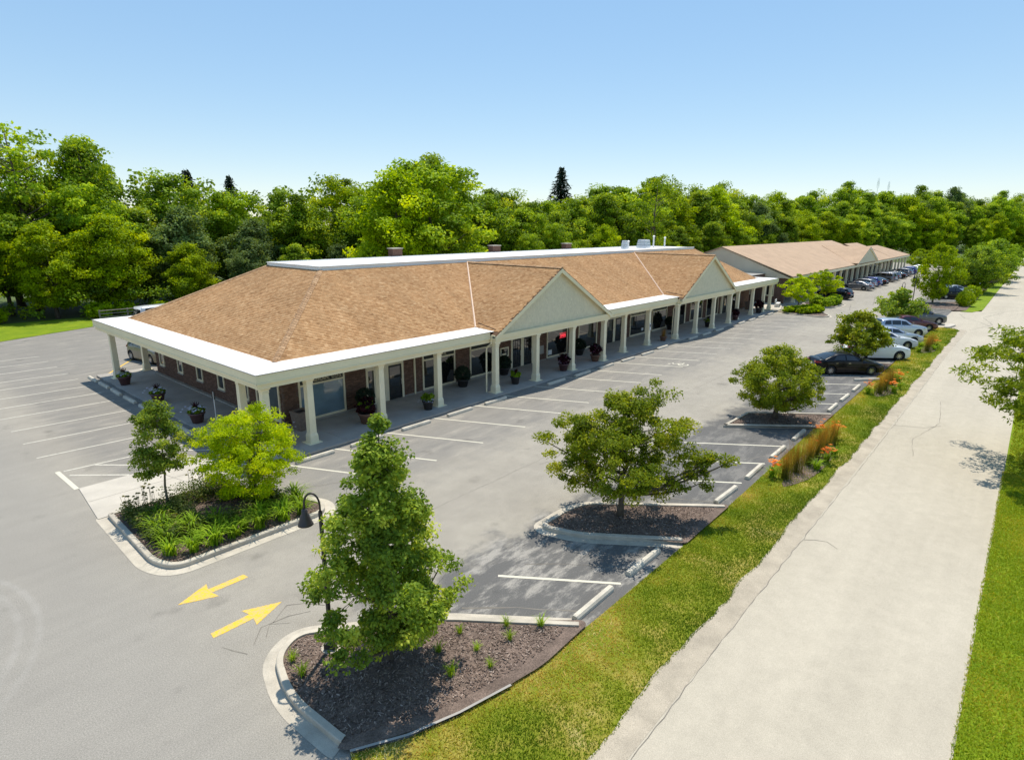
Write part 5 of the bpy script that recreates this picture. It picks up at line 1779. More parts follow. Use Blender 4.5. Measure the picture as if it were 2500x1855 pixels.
def blades(r, n, h, spread, width, droop, base=0.06, seg=4, tone=(0.5, 0.18)):
    """arching strap leaves from one crown"""
    V, F, T = [], [], []
    for i in range(n):
        az = r.uniform(0, 6.283); hh = h * r.uniform(0.65, 1.15); sp = spread * r.uniform(0.4, 1.1)
        bx, by = r.normal(0, base, 2)
        d = np.array([math.cos(az), math.sin(az)])
        s = np.array([-d[1], d[0]])
        k = len(V)
        t0 = float(np.clip(r.normal(*tone), 0, 1))
        for j in range(seg + 1):
            t = j / seg
            x = bx + d[0] * sp * t ** 1.5; y = by + d[1] * sp * t ** 1.5
            z = hh * (1.25 * t - droop * t ** 3)
            w = width * (1 - t ** 2 * 0.9) / 2
            V += [(x - s[0] * w, y - s[1] * w, z), (x + s[0] * w, y + s[1] * w, z)]
        F += [(k + 2 * j, k + 2 * j + 1, k + 2 * j + 3, k + 2 * j + 2) for j in range(seg)]
        T += [t0] * (2 * seg + 2)
    return V, F, T


def flowers(r, n, h, spread, size, zj=0.1):
    V, F, T = [], [], []
    for i in range(n):
        c = np.array([r.normal(0, spread), r.normal(0, spread), h + r.normal(0, zj)])
        t0 = float(np.clip(r.normal(0.5, 0.3), 0, 1))
        a0 = r.uniform(0, 6)
        for q in range(5):
            a = a0 + q * 1.2566
            d = np.array([math.cos(a), math.sin(a), 0.5]); s = np.array([-math.sin(a), math.cos(a), 0])
            k = len(V)
            V += [tuple(c), tuple(c + d * size * 0.6 + s * size * 0.3), tuple(c + d * size), tuple(c + d * size * 0.6 - s * size * 0.3)]
            F += [(k, k + 1, k + 2, k + 3)]
            T += [t0] * 4
    return V, F, T


LILY = []
for i in range(3):
    r = np.random.default_rng(300 + i)
    LILY.append(mesh_np('leaves', *blades(r, 70, 0.62, 0.5, 0.03, 0.62)[:2], M['daylily'], None))
    V, F, T = blades(np.random.default_rng(300 + i), 70, 0.62, 0.5, 0.032, 0.62)
    LILY[i] = mesh_np('leaves', V, F, M['daylily'], T)
r = np.random.default_rng(12)
sp = [(-6.0, -4.9), (-6.15, -5.6), (-5.6, -5.95), (-5.2, -5.4), (-4.95, -6.0), (-5.6, -4.4), (-4.55, -5.4), (-4.35, -6.0), (-5.15, -4.75), (-3.9, -5.75), (-5.9, -4.0), (-3.5, -6.05), (-3.2, -5.5), (-2.7, -6.1),
      (-2.35, -5.6), (-2.0, -6.15), (-1.7, -5.55), (-1.65, -5.05), (-5.7, -3.2), (-4.4, -4.8)]
for i, (x, y) in enumerate(sp):
    t = thing('daylily_clump', f'arching green daylily clump in the planted island, {ORD[i]} counted from the ramp corner', 'plant', (x, y, 0.1), float(r.uniform(0, 6)), 'daylily clumps in the planted island')
    t.scale = (float(r.uniform(1.1, 1.45)),) * 3
    link('leaves', LILY[i % 3], t)
# low bronze ground cover and coneflowers in the same island
Cs = np.stack([r.uniform(-6.3, -1.4, 1000), r.uniform(-5.1, -1.3, 1000), r.uniform(0.12, 0.62, 1000)], 1)
Cs = Cs[inside(offset(isA, -0.35), Cs[:, 0], Cs[:, 1])]
Cs = Cs[(vnoise(Cs[:, 0], Cs[:, 1], 0.8, 5) > 0.22)]
P_, D_, N_, L_2, W_2, T_2 = spray(r, Cs, np.full(len(Cs), 0.26), 46, 0.075, 0.045, 0.7, 0.2, None, 0.8, 0.4, 0.22, 0.16)
k_ = P_[:, 2] > 0.1
tag(link('ground_cover', leaves_mesh('ground_cover', P_[k_], D_[k_], N_[k_], L_2[k_], W_2[k_], T_2[k_], M['cover'])), 'bronze green ground cover filling the planted island', 'ground cover', kind='stuff')
cf = MB()
for i in range(46):
    x, y = r.uniform(-6.3, -5.2), r.uniform(-2.1, -1.3)
    if i > 26: x, y = r.uniform(-4.2, -3.0), r.uniform(-1.7, -1.2)
    h = r.uniform(0.6, 1.0)
    cf.tube([(x, y, 0.1), (x + r.normal(0, 0.06), y + r.normal(0, 0.06), h)], 0.006, 3, tone=0.2)
    cf.lathe([(0.0, -0.01), (0.055, 0.0), (0.03, 0.035), (0.0, 0.05)], 6, x, y, h, tone=0.9)
tag(cf.build('coneflowers', M['cover'], world=False), 'dried coneflower stems behind the small slender tree', 'plant', kind='stuff')

V, F, T = blades(np.random.default_rng(320), 46, 0.3, 0.2, 0.014, 0.45, 0.03, tone=(0.6, 0.2))
TUFT = mesh_np('leaves', V, F, M['daylily'], T)
tuft = [(-6.05, -12.75), (-6.15, -13.35), (-2.75, -15.0), (-1.75, -15.7), (-1.15, -16.35), (-2.9, -15.75), (-2.1, -16.1), (-3.9, -15.9), (-3.1, -16.4), (-3.55, -15.1)]
for i, (x, y) in enumerate(tuft):
    t = thing('sedge_tuft', f'small sedge tuft dotted in the near mulch island, {ORD[i]} counted from its kerb tip', 'plant', (x, y, 0.1), i * 1.3, 'sedge tufts in the near mulch island')
    t.scale = (1 + 0.2 * math.sin(i * 2.1),) * 3
    link('leaves', TUFT, t)
# feather reed grass with orange daylilies
V, F, T = blades(np.random.default_rng(330), 210, 1.3, 0.42, 0.011, 0.16, 0.13, 5, (0.5, 0.05))
zz = np.array([v[2] for v in V])
REED = mesh_np('stalks', V, F, M['reed'], np.clip(0.05 + zz / 1.55 * 0.9 + np.random.default_rng(1).normal(0, 0.07, len(zz)), 0, 1))
V, F, T = flowers(np.random.default_rng(331), 22, 0.66, 0.2, 0.095)
OFL = mesh_np('flowers', V, F, M['orange'], T)
grp = [(12.9, -18.05), (13.9, -18.2), (15.2, -18.3), (16.3, -18.35), (17.4, -18.4), (18.6, -18.45), (30.4, -18.25), (31.6, -18.35), (33.0, -18.5), (48.1, -18.6), (50.6, -18.5)]
plc = ['end nearest the camera', 'second', 'third', 'fourth', 'fifth', 'sixth']
for i, (x, y) in enumerate(grp):
    g_ = 0 if i < 6 else (1 if i < 9 else 2)
    j = i - (0, 6, 9)[g_]
    wh = ('near reed bed on the verge', 'reed bed beside the black sedan', 'far reed bed beside the white cars')[g_]
    t = thing('feather_reed_grass', f'tall rust-brown feather reed clump in the {wh}, {ORD[j]} along the bed', 'ornamental grass', (x, y, 0.03), i * 1.7, 'feather reed clumps on the verge')
    s_ = 0.9 + 0.1 * math.sin(i * 3.1)
    t.scale = (s_, s_, s_)
    link('stalks', REED, t)
lil = [(12.7, -17.6, 1), (14.8, -18.75, 0), (15.9, -18.85, 1), (17.0, -18.9, 0), (19.0, -17.85, 1), (19.6, -18.3, 1), (29.9, -17.75, 1), (31.3, -18.9, 1), (32.6, -19.0, 0), (34.3, -18.7, 1), (35.0, -18.4, 0), (47.3, -18.1, 0), (49.2, -18.95, 0), (50.6, -18.95, 1), (49.9, -17.9, 0)]
for i, (x, y, fl) in enumerate(lil):
    t = thing('daylily_clump', f'{"orange flowering" if fl else "leafy"} daylily among the feather reeds, {ORD[i]} daylily along the verge', 'plant', (x, y, 0.03), i * 2.2, 'daylilies among the feather reeds')
    link('leaves', LILY[i % 3], t)
    if fl: link('flowers', OFL, t)
for k, (x, y, w) in enumerate(((15.6, -18.4, 3.4), (32.2, -18.45, 2.6), (49.2, -18.55, 2.0))):
    pl_ = [(x + w * math.cos(a) * (1 + 0.12 * math.sin(3 * a)), y + 0.55 * math.sin(a)) for a in np.linspace(0, 6.283, 24, endpoint=False)]
    mm = MB(); mm.sheet(pl_, 0.05)
    bed = tag(mm.build('mulch_bed', M['mulch']), kind='structure')
    xx = rng.uniform(x - w, x + w, 700); yy = rng.uniform(y - 0.6, y + 0.6, 700); kk_ = inside(pl_, xx, yy)
    scatter_chips(xx[kk_], yy[kk_], 0.05, bed)


def shrub_mesh(seed, rx, rz, n, leaf, ln, wd, shell=0.8):
    r = np.random.default_rng(seed)
    C = r.normal(0, 1, (n, 3)); C /= np.linalg.norm(C, axis=1, keepdims=True)
    C = C * np.array([rx, rx, rz]) * (shell + (1 - shell) * r.random((n, 1))) + np.array([0, 0, rz])
    P, D, N, L, W, t = spray(r, C, np.full(n, rx * 0.22), 26, ln, wd, 0.4, 1.0, (0, 0, rz), 0.8)
    k = P[:, 2] > 0
    return leaves_mesh('foliage', P[k], D[k], N[k], L[k], W[k], t[k], leaf)


BALL = shrub_mesh(400, 1.0, 0.9, 150, M['leaf_lime'], 0.12, 0.08)
for i, (x, y, s, lb) in enumerate(((87.2, -17.9, 1.1, 'clipped ball shrub at the corner of the driveway'), (98.0, -17.8, 1.1, 'clipped ball shrub just behind the driveway corner shrub'), (108, -18.0, 0.9, 'clipped ball shrub under the first dark verge tree'), (90.5, -17.4, 0.8, 'low round shrub beside the shaded far island'))):
    t = thing('ball_shrub', lb, 'shrub', (x, y, 0.02), i)
    t.scale = (s,) * 3
    link('foliage', BALL, t)
SHR = shrub_mesh(401, 0.9, 0.6, 110, M['leaf_mid'], 0.16, 0.1, 0.6)
for i, (x, y) in enumerate(((74.0, -3.2), (75.6, -2.6), (77.2, -4.5), (75.4, -4.7), (78.6, -4.3), (73.2, -4.5))):
    t = thing('leafy_shrub', f'leafy green shrub in the island beside the black SUV, {ORD[i]} from its kerb', 'shrub', (x, y, 0.1), i, 'shrubs in the far corner island')
    link('foliage', SHR, t)
HOS = shrub_mesh(402, 0.62, 0.38, 60, M['leaf_lime'], 0.22, 0.14, 0.5)
for i in range(14):
    x = 64.0 + (i % 7) * 0.72 - 0.2 * (i // 7); y = -2.6 - (i % 7) * 0.28 - (i // 7) * 1.6
    if not inside(offset(isG, -0.3), np.array([x]), np.array([y]))[0]: y = y * 0.55 - 1.6
    t = thing('hosta', f'bright green hosta in the bed at the walk end, {ORD[i]} of the bed', 'plant', (x, y, 0.1), i * 1.1, 'hostas at the end of the shop walk')
    link('leaves', HOS, t)
LIME = shrub_mesh(403, 1.0, 0.55, 80, M['leaf_lime'], 0.2, 0.14, 0.5)
for i, (x, y, s) in enumerate(((7.6, 52.5, 1.5), (10.2, 53.0, 1.3), (13.5, 51.5, 1.2), (18, 49, 1.4), (-1.0, 55.5, 1.3))):
    t = thing('bush', f'sunlit lime green bush at the foot of the wood behind the fence, {ORD[i]} along it', 'shrub', (x, y, 0), i, 'bushes behind the rear fence')
    t.scale = (s,) * 3
    link('foliage', LIME, t)
# ------------------------------------------------------------------ cars
def carpaint(name, c, metal=0.35, rough=0.28, coat=0.7):
    m, n, b = newmat(name)
    t = noise(n, 220, 2, 0.6, objpos(n))
    col = ramp(n, t.outputs['Fac'], [(0.3, tuple(x * 0.92 for x in c)), (0.7, tuple(min(1, x * 1.08) for x in c))])
    n.links.new(col, b.inputs['Base Color'])
    b.inputs['Metallic'].default_value = metal
    b.inputs['Roughness'].default_value = rough
    b.inputs['Coat Weight'].default_value = coat
    b.inputs['Specular IOR Level'].default_value = 0.5 if coat > 0.5 else 0.15
    b.inputs['Coat Roughness'].default_value = 0.04
    return m


M['car_glass'] = glassmat('car_glass', (0.012, 0.014, 0.016), 1.6, 0.02)
M['tyre'] = basic('tyre_rubber', (0.022, 0.022, 0.022), 0.85, 0.15, 6, world=False)
M['rim'] = basic('alloy_rim', (0.5, 0.5, 0.5), 0.3, 0.08, 6, metal=0.9, world=False)
M['lamp_lens'] = basic('headlight_lens', (0.62, 0.64, 0.66), 0.1, 0.1, 8, metal=0.3, world=False, coat=1)
M['tail_lens'] = basic('tail_light_lens', (0.33, 0.01, 0.012), 0.15, 0.1, 8, world=False, coat=1)
M['underbody'] = basic('underbody', (0.012, 0.012, 0.012), 0.9, 0.1, 4, world=False)
M['chrome'] = basic('chrome_trim', (0.6, 0.6, 0.6), 0.15, 0.05, 4, metal=1, world=False)

PROF = {
    # L, W, wheelbase, tyre radius, hood/deck top (x,z), greenhouse roof line (x,z), belt z front/rear, roof half-width factor, window splits
    'sedan': dict(L=4.85, W=1.84, wb=2.84, tr=0.33, top=[(2.42, 0.52), (2.36, 0.70), (2.1, 0.80), (1.5, 0.92), (0.98, 1.0), (-1.75, 1.05), (-2.05, 1.08), (-2.3, 1.04), (-2.40, 0.85), (-2.43, 0.55)],
                  roof=[(1.02, 0.99), (0.12, 1.40), (-0.35, 1.47), (-0.9, 1.43), (-1.35, 1.30), (-1.95, 1.06)], ws=(0.98, 0.14), rw=(-1.12, -1.9), win=[(0.62, -0.36), (-0.44, -1.28)], gr=0.63),
    'suv': dict(L=4.7, W=1.88, wb=2.8, tr=0.37, top=[(2.34, 0.6), (2.3, 0.88), (2.05, 0.98), (1.4, 1.06), (1.0, 1.1), (-2.05, 1.14), (-2.26, 1.10), (-2.34, 0.9), (-2.36, 0.6)],
                roof=[(1.05, 1.09), (0.35, 1.55), (-0.3, 1.66), (-1.3, 1.64), (-1.85, 1.55), (-2.2, 1.12)], ws=(1.0, 0.37), rw=(-1.86, -2.18), win=[(0.66, -0.16), (-0.24, -1.02), (-1.1, -1.72)], gr=0.7),
    'van': dict(L=5.05, W=1.95, wb=3.05, tr=0.34, top=[(2.5, 0.5), (2.46, 0.78), (2.25, 0.92), (1.75, 1.02), (1.35, 1.06), (-2.3, 1.08), (-2.46, 1.02), (-2.52, 0.8), (-2.53, 0.5)],
                roof=[(1.6, 1.02), (0.75, 1.6), (0.1, 1.72), (-1.4, 1.73), (-2.2, 1.66), (-2.45, 1.05)], ws=(1.55, 0.78), rw=(-2.22, -2.44), win=[(1.0, 0.2), (0.1, -1.0), (-1.1, -2.05)], gr=0.76),
    'truckvan': dict(L=5.4, W=2.0, wb=3.4, tr=0.36, top=[(2.68, 0.5), (2.66, 0.9), (2.45, 1.05), (2.0, 1.12), (1.75, 1.15), (-2.5, 1.15), (-2.64, 1.1), (-2.68, 0.8), (-2.7, 0.5)],
                     roof=[(1.9, 1.13), (1.3, 1.85), (0.8, 1.98), (-1.5, 2.0), (-2.45, 1.96), (-2.62, 1.12)], ws=(1.86, 1.32), rw=(-2.5, -2.62), win=[(1.4, 0.7), (0.5, -0.8), (-1.0, -2.2)], gr=0.82),
}


def build_car_meshes(kind, paint):
    p = PROF[kind]
    L, W, wb, tr = p['L'], p['W'], p['wb'], p['tr']
    hw = W / 2
    top = sorted(p['top']); tx = np.array([a for a, _ in top]); tz = np.array([b for _, b in top])
    roof = sorted(p['roof']); rx = np.array([a for a, _ in roof]); rz = np.array([b for _, b in roof])
    x0, x1 = tx[0], tx[-1]

    def plan(x):                    # half width in plan, rounded ends
        e = np.clip((abs(x) - (L / 2 - 0.75)) / 0.75, 0, 1)
        return hw * (1 - 0.30 * e ** 2.2)

    def zb(x):                      # lower edge with wheel arches
        z = 0.2 + 0.10 * np.clip((abs(x) - (L / 2 - 0.35)) / 0.35, 0, 1)
        for wx in (wb / 2, -wb / 2):
            d = abs(x - wx); ra = tr + 0.065
            if d < ra: z = max(z, tr + math.sqrt(ra * ra - d * d))
        return z

    xs = sorted(set(list(np.linspace(x0, x1, 58)) + [s * wb / 2 + k * (tr + 0.065) for s in (1, -1) for k in (-1, -.96, -.85, -.6, -.3, 0, .3, .6, .85, .96, 1)]))

    def sec(x):
        zt = float(np.interp(x, tx, tz)); w = plan(x); b = min(zb(x), zt - 0.04)
        z1 = 0.62 * zt + 0.05
        fr = [0, 0.12, 0.3, 0.55, 0.8, 0.93]
        pts = []
        for f in fr:
            z = b + (zt - b) * f
            bul = 1 - 0.06 * ((z - 0.55) / 0.5) ** 2
            pts.append((w * bul, z))
        pts.append((w * 0.90, zt - 0.004)); pts.append((w * 0.80, zt + 0.004)); pts.append((w * 0.4, zt + 0.022)); pts.append((0, zt + 0.028))
        return pts
    V, F = [], []
    ns = len(sec(0))
    ring = 2 * ns - 1
    for x in xs:
        s = sec(x)
        V += [(x, y, z) for y, z in s] + [(x, -y, z) for y, z in s[-2::-1]]
    for i in range(len(xs) - 1):
        for j in range(ring - 1):
            a = i * ring + j; F.append((a, a + ring, a + ring + 1, a + 1))
    F.append(tuple(range(ring))[::-1]); F.append(tuple((len(xs) - 1) * ring + j for j in range(ring)))
    out = {}

    # greenhouse
    gr = p['gr']
    gx = sorted(set(list(np.linspace(rx[0] + 0.02, rx[-1] - 0.02, 30))))

    def gsec(x, t):                 # t 0 belt .. 1 roof edge
        zt = float(np.interp(x, tx, tz)) - 0.01; zr = float(np.interp(x, rx, rz))
        w0 = plan(x) * 0.90; w1 = hw * gr + (w0 - hw * gr) * np.clip(1 - (zr - zt) / 0.36, 0, 1)
        return w0 + (w1 - w0) * (t ** 1.15), zt + (zr - 0.035 - zt) * t
    b0 = len(V)
    gs = [0, 0.25, 0.5, 0.75, 1.0]
    n2 = len(gs) + 2
    ring2 = 2 * n2 - 1
    for x in gx:
        s = [gsec(x, t) for t in gs]
        zr = float(np.interp(x, rx, rz)); w1 = s[-1][0]
        s = [(y, max(z, float(np.interp(x, tx, tz)) - 0.01)) for y, z in s] + [(w1 * 0.86, zr), (0, zr + 0.03)]
        V += [(x, y, z) for y, z in s] + [(x, -y, z) for y, z in s[-2::-1]]
    for i in range(len(gx) - 1):
        for j in range(ring2 - 1):
            a = b0 + i * ring2 + j; F.append((a, a + ring2, a + ring2 + 1, a + 1))
    F.append(tuple(b0 + j for j in range(ring2))[::-1]); F.append(tuple(b0 + (len(gx) - 1) * ring2 + j for j in range(ring2)))
    out['body'] = [('body', mesh_np('body', V, F, paint, None, True))]

    def patch(fn, nu, nv, mat, name, off):
        Vp, Fp = [], []
        for i in range(nu + 1):
            for j in range(nv + 1): Vp.append(fn(i / nu, j / nv))
        for i in range(nu):
            for j in range(nv):
                a = i * (nv + 1) + j; Fp.append((a, a + nv + 1, a + nv + 2, a + 1))
        return mesh_np(name, Vp, Fp, mat, None, True)
    g = []
    # side windows
    for (xa, xb) in p['win']:
        for s in (1, -1):
            def fn(u, v, s=s, xa=xa, xb=xb):
                x = xa + (xb - xa) * u
                t = 0.1 + 0.76 * v
                if xa == p['win'][0][0]: x = x - (1 - u) * v * 0.42 * (xa > 0.3)
                if xb == p['win'][-1][1]: x = x + u * v * (0.28 if kind == 'sedan' else 0.12)
                y, z = gsec(x, t)
                return (x, s * (y + 0.014), z + 0.004)
            g.append(('side_window', patch(fn, 6, 3, M['car_glass'], 'side_window', 0)))

    def wsf(xa, xb):
        def fn(u, v):
            x = xa + (xb - xa) * u
            zr = float(np.interp(x, rx, rz)); y, _ = gsec(x, 1.0)
            yy = (v * 2 - 1)
            return (x + 0.006 * (1 if xa > 0 else -1), yy * y * 0.9, zr + 0.03 * (1 - yy * yy) + 0.014)
        return fn
    g.append(('windshield', patch(wsf(*p['ws']), 6, 6, M['car_glass'], 'windshield', 0)))
    g.append(('rear_window', patch(wsf(*p['rw']), 6, 6, M['car_glass'], 'rear_window', 0)))
    # doors: skins a few millimetres proud of the body side
    de = [p['win'][0][0] + 0.12, p['win'][0][1] - 0.04, p['win'][1][1] + 0.02]
    for a, b in ((de[0], de[1] + 0.012), (de[1] - 0.012, de[2])):
        for s in (1, -1):
            def fd(u, v, s=s, a=a, b=b):
                x = a + (b - a) * u
                S = sec(x); zl = 0.32; zh = S[-4][1] - 0.02
                ra = tr + 0.12
                z = zl + (zh - zl) * v
                for wx in (wb / 2, -wb / 2):
                    if abs(x - wx) < ra: z = max(z, tr + math.sqrt(max(0, ra * ra - (x - wx) ** 2)) + (zh - tr) * v * 0.3)
                z = min(z, zh)
                y = plan(x) * (1 - 0.06 * ((z - 0.55) / 0.5) ** 2)
                return (x, s * (y + 0.007), z)
            g.append(('door', patch(fd, 6, 4, paint, 'door', 0)))
            h = MB(); zh = 0.86 if kind == 'sedan' else 0.98
            xh = b + 0.12; yh = s * (plan(xh) * (1 - 0.06 * ((zh - 0.55) / 0.5) ** 2) + 0.02)
            h.box(xh, xh + 0.17, yh - 0.012, yh + 0.012, zh - 0.015, zh + 0.015)
            g.append(('door_handle', h.mesh('door_handle', M['chrome'])))
    # lights, mirrors, bumper trim
    zf = float(np.interp(x1 - 0.2, tx, tz)); zr_ = float(np.interp(x0 + 0.12, tx, tz))
    for s in (1, -1):
        hl = MB(); y0 = plan(x1 - 0.2) * 0.62; y1 = plan(x1 - 0.45) * 0.985
        hl.add([(x1 - 0.07, s * y0, zf - 0.17), (x1 - 0.10, s * y0, zf - 0.06), (x1 - 0.46, s * (y1 + 0.012), zf - 0.01), (x1 - 0.40, s * (y1 + 0.016), zf - 0.14), (x1 + 0.012, s * y0 * 0.95, zf - 0.15)],
               [(4, 1, 2, 3), (0, 4, 3)] if s > 0 else [(3, 2, 1, 4), (3, 4, 0)])
        g.append(('headlight', hl.mesh('headlight', M['lamp_lens'])))
        tl = MB(); yt = plan(x0 + 0.22) + 0.012
        tl.box(x0 - 0.012, x0 + 0.05, *sorted((s * plan(x0) * 0.62, s * plan(x0) * 0.97)), zr_ - 0.2, zr_ - 0.05)
        tl.add([(x0 + 0.02, s * plan(x0 + 0.02), zr_ - 0.2), (x0 + 0.3, s * (plan(x0 + 0.3) + 0.01), zr_ - 0.16), (x0 + 0.28, s * (plan(x0 + 0.28) + 0.008), zr_ - 0.04), (x0 + 0.02, s * plan(x0 + 0.02), zr_ - 0.04)], [(0, 1, 2, 3), (3, 2, 1, 0)])
        g.append(('tail_light', tl.mesh('tail_light', M['tail_lens'])))
        mi = MB(); xm = p['win'][0][0] - 0.02; ym = s * (plan(xm) * 0.93 + 0.09); zm = float(np.interp(xm, tx, tz)) + 0.07
        mi.frust(xm, ym, zm - 0.06, zm + 0.07, 0.07, 0.05, 0.5, 0.09, 0.08)
        g.append(('mirror', mi.mesh('mirror', paint)))
    gl = MB(); gl.box(x1 - 0.03, x1 + 0.004, -plan(x1) * 0.5, plan(x1) * 0.5, 0.42, 0.56); g.append(('grille', gl.mesh('grille', M['underbody'])))
    pl_ = MB(); pl_.box(x0 - 0.008, x0 + 0.03, -0.16, 0.16, 0.66, 0.78); g.append(('licence_plate', pl_.mesh('licence_plate', M['lamp_lens'])))
    ub = MB(); ub.box(x0 + 0.2, x1 - 0.2, -hw * 0.78, hw * 0.78, 0.17, 0.75); g.append(('underbody', ub.mesh('underbody', M['underbody'])))
    out['parts'] = g
    return out


def wheel_meshes():
    res = {}
    for tr in (0.33, 0.34, 0.36, 0.37):
        t = MB(); w = 0.105
        t.lathe([(tr * 0.62, -w), (tr * 0.93, -w), (tr, -w * 0.7), (tr, w * 0.7), (tr * 0.93, w), (tr * 0.62, w)], 24)
        ri = MB()
        ri.lathe([(tr * 0.64, w * 0.8), (tr * 0.6, w * 0.95), (tr * 0.55, w * 0.55)], 24)
        for k in range(9):
            a = 2 * math.pi * k / 9
            c, s = math.cos(a), math.sin(a)
            q = lambda rr, off, z: (rr * c - off * s, rr * s + off * c, z)
            ri.add([q(0.03, -0.025, w * 0.75), q(tr * 0.58, -0.02, w * 0.9), q(tr * 0.58, 0.02, w * 0.9), q(0.03, 0.025, w * 0.75)], [(0, 1, 2, 3)])
        ri.lathe([(0.055, w * 0.78), (0.04, w * 0.9), (0.0, w * 0.92)], 10)
        bk = MB(); bk.lathe([(tr * 0.6, w * 0.4), (0.0, w * 0.4)], 16)
        res[tr] = (t.mesh('wheel', M['tyre'], True), ri.mesh('rim', M['rim']), bk.mesh('brake_shadow', M['underbody']))
    return res


WHEELS = wheel_meshes()
CARM = {}


def car(kind, colour, label, x, y, ang, group=None, name=None, full=True):
    key = (kind, colour)
    if key not in CARM:
        CARM[key] = build_car_meshes(kind, PAINT[colour])
    ms = CARM[key]; p = PROF[kind]
    t = thing(name or {'sedan': 'sedan', 'suv': 'suv', 'van': 'minivan', 'truckvan': 'van'}[kind], label, {'sedan': 'car', 'suv': 'car', 'van': 'minivan', 'truckvan': 'van'}[kind], (x, y, 0.004), ang, group)
    for nm, me in ms['body']: link(nm, me, t)
    for nm, me in ms['parts']: link(nm, me, t)
    for sx in (1, -1):
        for sy in (1, -1):
            w = link('wheel', WHEELS[p['tr']][0], t, loc=(sx * p['wb'] / 2, sy * (p['W'] / 2 - 0.12), p['tr']), rot=(-sy * math.pi / 2, 0, 0))
            link('rim', WHEELS[p['tr']][1], w); link('brake_shadow', WHEELS[p['tr']][2], w)
    return t


PAINT = {'black': carpaint('black_car_paint', (0.003, 0.0035, 0.006), 0.0, 0.3, 0.4), 'white': carpaint('white_car_paint', (0.72, 0.73, 0.75), 0.0), 'silver': carpaint('silver_car_paint', (0.48, 0.52, 0.58), 0.6),
         'maroon': carpaint('maroon_car_paint', (0.085, 0.008, 0.02), 0.4), 'grey': carpaint('grey_car_paint', (0.10, 0.10, 0.105), 0.5), 'blue': carpaint('blue_car_paint', (0.015, 0.03, 0.16), 0.4),
         'midgrey': carpaint('mid_grey_car_paint', (0.2, 0.2, 0.21), 0.5), 'beige': carpaint('pewter_car_paint', (0.21, 0.185, 0.13), 0.4)}


def nearside(kind, r_, f_, colour, label, group=None, amid=None):
    """place a car from where its camera-side rear and front wheels stand"""
    a = math.atan2(f_[1] - r_[1], f_[0] - r_[0]) if amid is None else amid
    mx, my = (r_[0] + f_[0]) / 2, (r_[1] + f_[1]) / 2
    hw = PROF[kind]['W'] / 2 - 0.1
    n1 = (-math.sin(a), math.cos(a))
    s = 1 if (n1[0] * (mx - CAM[0]) + n1[1] * (my - CAM[1])) > 0 else -1
    return car(kind, colour, label, mx + s * n1[0] * hw, my + s * n1[1] * hw, a, group)


AG = -0.93
G1 = 'cars parked along the verge'
nearside('sedan', (33.73, -14.67), (35.63, -16.76), 'black', 'black sedan parked nose to the verge nearest of its row', G1, -0.86)
nearside('suv', (40.9, -15.15), (42.45, -17.4), 'white', 'white SUV half under the ornamental tree behind the black sedan', G1, AG)
nearside('sedan', (46.6, -14.9), (48.2, -17.0), 'white', 'white sedan parked just beyond the white SUV', G1, AG)
nearside('sedan', (49.3, -14.9), (50.9, -17.1), 'silver', 'pale silver car between the white sedan and the light SUV', G1, AG)
nearside('suv', (54.0, -14.7), (55.7, -16.8), 'silver', 'light silver SUV parked next to the maroon car', G1, AG)
nearside('sedan', (59.0, -14.8), (60.5, -17.2), 'maroon', 'dark maroon sedan parked near the driveway', G1, AG)
nearside('suv', (64.6, -15.2), (66.0, -17.25), 'grey', 'dark grey SUV at the driveway end of the row', G1, AG)
G2 = 'cars parked along the second building'
UPA = 1.38
for kind, x, y, col, lb in (('suv', 85.0, -2.7, 'black', 'black SUV parked behind the shrub island at the second building'), ('sedan', 101.3, -2.2, 'midgrey', 'silver-grey sedan nearest in the row at the second building'),
                            ('suv', 105.0, -2.0, 'midgrey', 'blue-grey SUV just behind the silver-grey sedan'), ('suv', 109.5, -2.0, 'blue', 'blue SUV in the row at the second building'),
                            ('sedan', 113.5, -2.2, 'black', 'black sedan between the blue SUV and the grey minivan'), ('van', 122.8, -2.0, 'midgrey', 'grey minivan in the middle of the row at the second building'),
                            ('suv', 127.2, -2.1, 'grey', 'dark SUV just behind the grey minivan'), ('sedan', 132.5, -2.3, 'black', 'black sedan two cars beyond the grey minivan'),
                            ('suv', 141.0, -2.2, 'midgrey', 'grey SUV beyond the farther black sedan'), ('suv', 147.5, -2.2, 'blue', 'dark blue SUV beyond the farther grey SUV'),
                            ('sedan', 157.0, -2.2, 'silver', 'pale silver car near the far end of the row'), ('sedan', 163.0, -2.2, 'silver', 'last pale silver car of the row at the second building')):
    car(kind, col, lb, x, y, UPA, G2)
G3 = 'cars under the far verge trees'
for kind, x, y, col, lb in (('suv', 97.0, -15.6, 'black', 'black car under the large light green tree on the far side'), ('sedan', 104.5, -15.4, 'silver', 'pale car behind the black car under the far trees'),
                            ('suv', 113.0, -15.2, 'blue', 'blue car under the dark verge trees'), ('sedan', 121, -15.2, 'white', 'white car deepest under the dark verge trees')):
    car(kind, col, lb, x, y, AG, G3)
nearside('suv', (2.7, 26.4), (3.1, 23.8), 'beige', 'pewter SUV parked by the rear corner column', None, None)
car('truckvan', 'white', 'white van parked behind the building with only its top showing', 10.9, 43.2, 0.1)

# ------------------------------------------------------------------ lamp posts
M['lamp_black'] = basic('bronze_lamp_paint', (0.05, 0.042, 0.04), 0.45, 0.2, 4, metal=0.3, world=False)
M['lamp_shade'] = basic('bronze_lamp_shade', (0.06, 0.052, 0.056), 0.4, 0.2, 4, metal=0.3, world=False)


